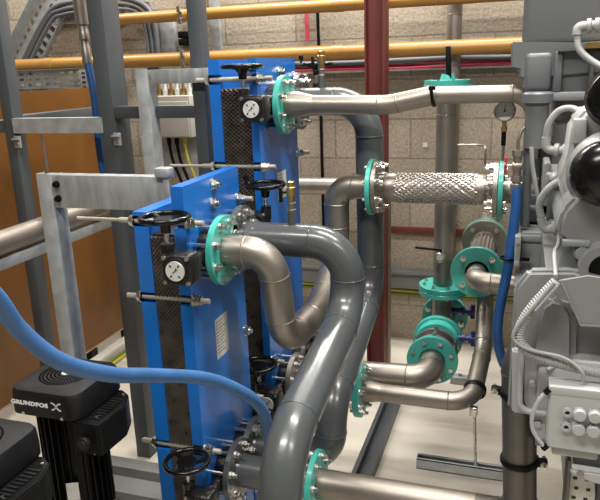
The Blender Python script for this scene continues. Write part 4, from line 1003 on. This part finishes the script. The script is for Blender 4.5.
ribbed('cable', 'thin grey cable tied along the lower ribbed conduit', [(.086, 1.485, 1.226), (.050, 1.484, 1.172), (.016, 1.483, 1.119), (.007, 1.482, 1.088), (.024, 1.478, 1.072), (.050, 1.475, 1.064), (.077, 1.474, 1.060), (.110, 1.472, 1.056), (.137, 1.471, 1.043), (.158, 1.470, 1.022), (.160, 1.470, 1.004)], .0042, M['conduit'], False)
ribbed('cable', 'thin grey cable hanging across the engine side near the blue hose', [(.031, 2.085, 1.45), (.040, 2.085, 1.381), (.066, 2.08, 1.275), (.092, 2.075, 1.18), (.104, 2.06, 1.11)], .0065, M['conduit'], False)
ribbed('cable', 'thin grey cable below the black dome running to the bracket', [(.112, 1.86, 1.262), (.105, 1.75, 1.245), (.090, 1.62, 1.255), (.090, 1.51, 1.232)], .005, M['conduit'], False)
for i, (dx, lab) in enumerate(((0, 'left of the twin pale tubes clamped to the lower conduit'), (.010, 'right of the twin pale tubes clamped to the lower conduit'))):
    o = obj('thin_tube', sweep(B(), [(.083 + dx, 1.486, 1.222 - dx * .3), (.040 + dx, 1.484, 1.160 - dx * .3)], .0036, 8), M['engine_pale']); tag(o, lab, 'tube', 'thin tubes on the lower conduit')

# ------------------------------------------------------------------ junction box on the engine
t = thing('junction_box', 'pale grey junction box with round glands at lower right', 'junction box', (.2, 1.45, .83))
jx0, jx1, jy, jz0, jz1 = .090, .42, 1.45, .835, .990
bm = B(); prism(bm, [(jx0, jz0 + .002), (jx0, jz1 + .001), (jx1, jz1 - .002), (jx1, jz0 - .004)], 'y', jy, jy + .05); bmesh.ops.bevel(bm, geom=list(bm.edges), offset=.004, segments=2, affect='EDGES'); obj('enclosure', bm, M['boxgrey'], t)
bm = B(); box(bm, jx0 - .001, jx1, jy - .0015, jy + .052, jz1 - .018, jz1 + .003, .003); obj('lid', bm, M['boxgrey'], t)
bm = B(); box(bm, jx0 + .015, jx0 + .115, jy + .01, jy + .05, jz0 - .022, jz0 + .004, .006); obj('lower_gland_plate', bm, EP, t)
for row, z in enumerate((.938, .902)):
    bm = B(); lathe(bm, [(0, 0), (.0115, 0), (.0115, .007), (.0062, .008), (.0055, .004), (0, .004)], (.131, jy, z - .004), (0, -1, 0), 6 if False else 20); g = obj('cable_gland', bm, M['boxgrey'], t)
    bm = B(); lathe(bm, [(0, .0042), (.0048, .0042)], (.131, jy, z - .004), (0, -1, 0), 12); obj('hole', bm, M['ink'], g)
    for k in range(9):
        x = .156 + .031 * k
        bm = B(); lathe(bm, [(0, 0), (.0150, 0), (.0150, .006), (.0138, .007), (.0138, .015), (.012, .017), (0, .018)], (x, jy, z - .003 - k * .0005), (0, -1, 0), 22); obj('cable_gland', bm, M['boxgrey'], t)
o = obj('cable', sweep(B(), smooth_path([(.086, 1.452, .978), (.070, 1.45, .955), (.058, 1.45, .915), (.062, 1.45, .875), (.088, 1.45, .838)], 8), .0048, 10), M['boxgrey']); tag(o, 'thin white cable looping down left side of junction box', 'cable')
for c in ((.086, 1.452, .978), (.089, 1.45, .837)): obj('end_boot', lathe(B(), [(0, -.006), (.007, -.006), (.007, .008), (0, .008)], c, (.6, 0, .8), 10), M['black'], o)
o = obj('cable', sweep(B(), smooth_path([(.086, 1.53, .995), (.12, 1.56, 1.0), (.16, 1.62, .985), (.176, 1.70, .925), (.174, 1.725, .878)], 8), .0048, 10), M['boxgrey']); tag(o, 'thin grey cable lying over the lid of the junction box', 'cable')
# stanchion under the box
t = thing('box_bracket', 'perforated pale plate and bracket hanging below the junction box', 'bracket', (.18, 1.5, .7))
bm = B(); box(bm, .155, .40, 1.47, 1.537, .79, .832, .004); obj('shelf', bm, ED, t)
bm = B(); prism(bm, [(.145, .795), (.40, .790), (.40, .765), (.20, .765), (.15, .778)], 'y', 1.44, 1.47); bmesh.ops.bevel(bm, geom=list(bm.edges), offset=.005, segments=2, affect='EDGES'); sh = obj('pale_flange', bm, EP, t)
bm = B(); lathe(bm, [(0, 0), (.008, 0), (.008, .004), (0, .005)], (.168, 1.44, .788), (0, -1, .3), 14); obj('bolt', bm, M['zinc'], sh)
bm = B(); prism(bm, [(.148, .775), (.20, .765), (.207, .72), (.207, .64), (.155, .64)], 'y', 1.47, 1.474); pp = obj('perforated_plate', bm, M['white'], t)
bm = B()
for j in range(5):
    for k in range(2): box(bm, .157 + k * .026 + (j % 2) * .004, .166 + k * .026 + (j % 2) * .004, 1.4688, 1.4702, .752 - j * .026, .759 - j * .026)
obj('slots', bm, M['ink'], pp)
bm = B(); box(bm, .142, .150, 1.45, 1.53, .0, .80, .002); obj('leg', bm, M['steel_dark'], t)
bm = B(); box(bm, .21, .26, 1.48, 1.53, .0, .77, .004); obj('leg', bm, ED, t)

# ------------------------------------------------------------------ steel skid under the exchangers
t = thing('steel_skid', 'grey steel skid frame on the floor beside the pumps', 'skid', (-1.4, 1.9, 0))
for y0_, y1_, z in ((1.95, 2.05, .08), (2.13, 2.20, .06)):
    bm = B(); box(bm, -1.95, -1.05, y0_, y1_, 0, z, .004); obj('cross_beam', bm, M['trunk'], t)

# ------------------------------------------------------------------ lights
def area(name, x, y, z, sx, sy, power, col=(1, .965, .91)):
    l = bpy.data.lights.new(name, 'AREA'); l.shape = 'RECTANGLE'; l.size = sx; l.size_y = sy; l.energy = power; l.color = col
    o = bpy.data.objects.new(name, l); C.objects.link(o); o.location = (x, y, z); return o
area('ceiling_lamp', -1.0, 3.62, 3.30, 2.2, .2, 115)
area('ceiling_lamp', .1, 1.8, 3.55, 1.5, .2, 92)
area('ceiling_lamp', -.8, .2, 3.55, 1.5, .2, 75)
area('ceiling_lamp', -3.3, 3.4, 3.40, 1.2, .2, 45)
area('ceiling_lamp', 1.5, .3, 3.55, 1.5, .2, 45)

w = bpy.data.worlds.new('World'); S.world = w; w.use_nodes = True
w.node_tree.nodes['Background'].inputs[0].default_value = (.5, .48, .45, 1); w.node_tree.nodes['Background'].inputs[1].default_value = .3

# ------------------------------------------------------------------ camera
cam = bpy.data.cameras.new('Camera'); co = bpy.data.objects.new('Camera', cam); C.objects.link(co)
cam.sensor_width = 36; cam.sensor_fit = 'HORIZONTAL'; cam.lens = 661 * 36 / 600; cam.clip_start = .02
right = Vector((.94982003, .31093071, -.03411748)); down = Vector((.05134162, -.26256371, -.96354779)); fwd = Vector((-.30855461, .91344534, -.26535196))
m3 = Matrix((right, -down, -fwd)).transposed()
co.matrix_world = Matrix.Translation((0, 0, 1.7)) @ m3.to_4x4()
S.camera = co
S.view_settings.view_transform = 'Standard'; S.view_settings.look = 'None'; S.view_settings.exposure = 0; S.view_settings.gamma = 1
S.view_settings.use_curve_mapping = False
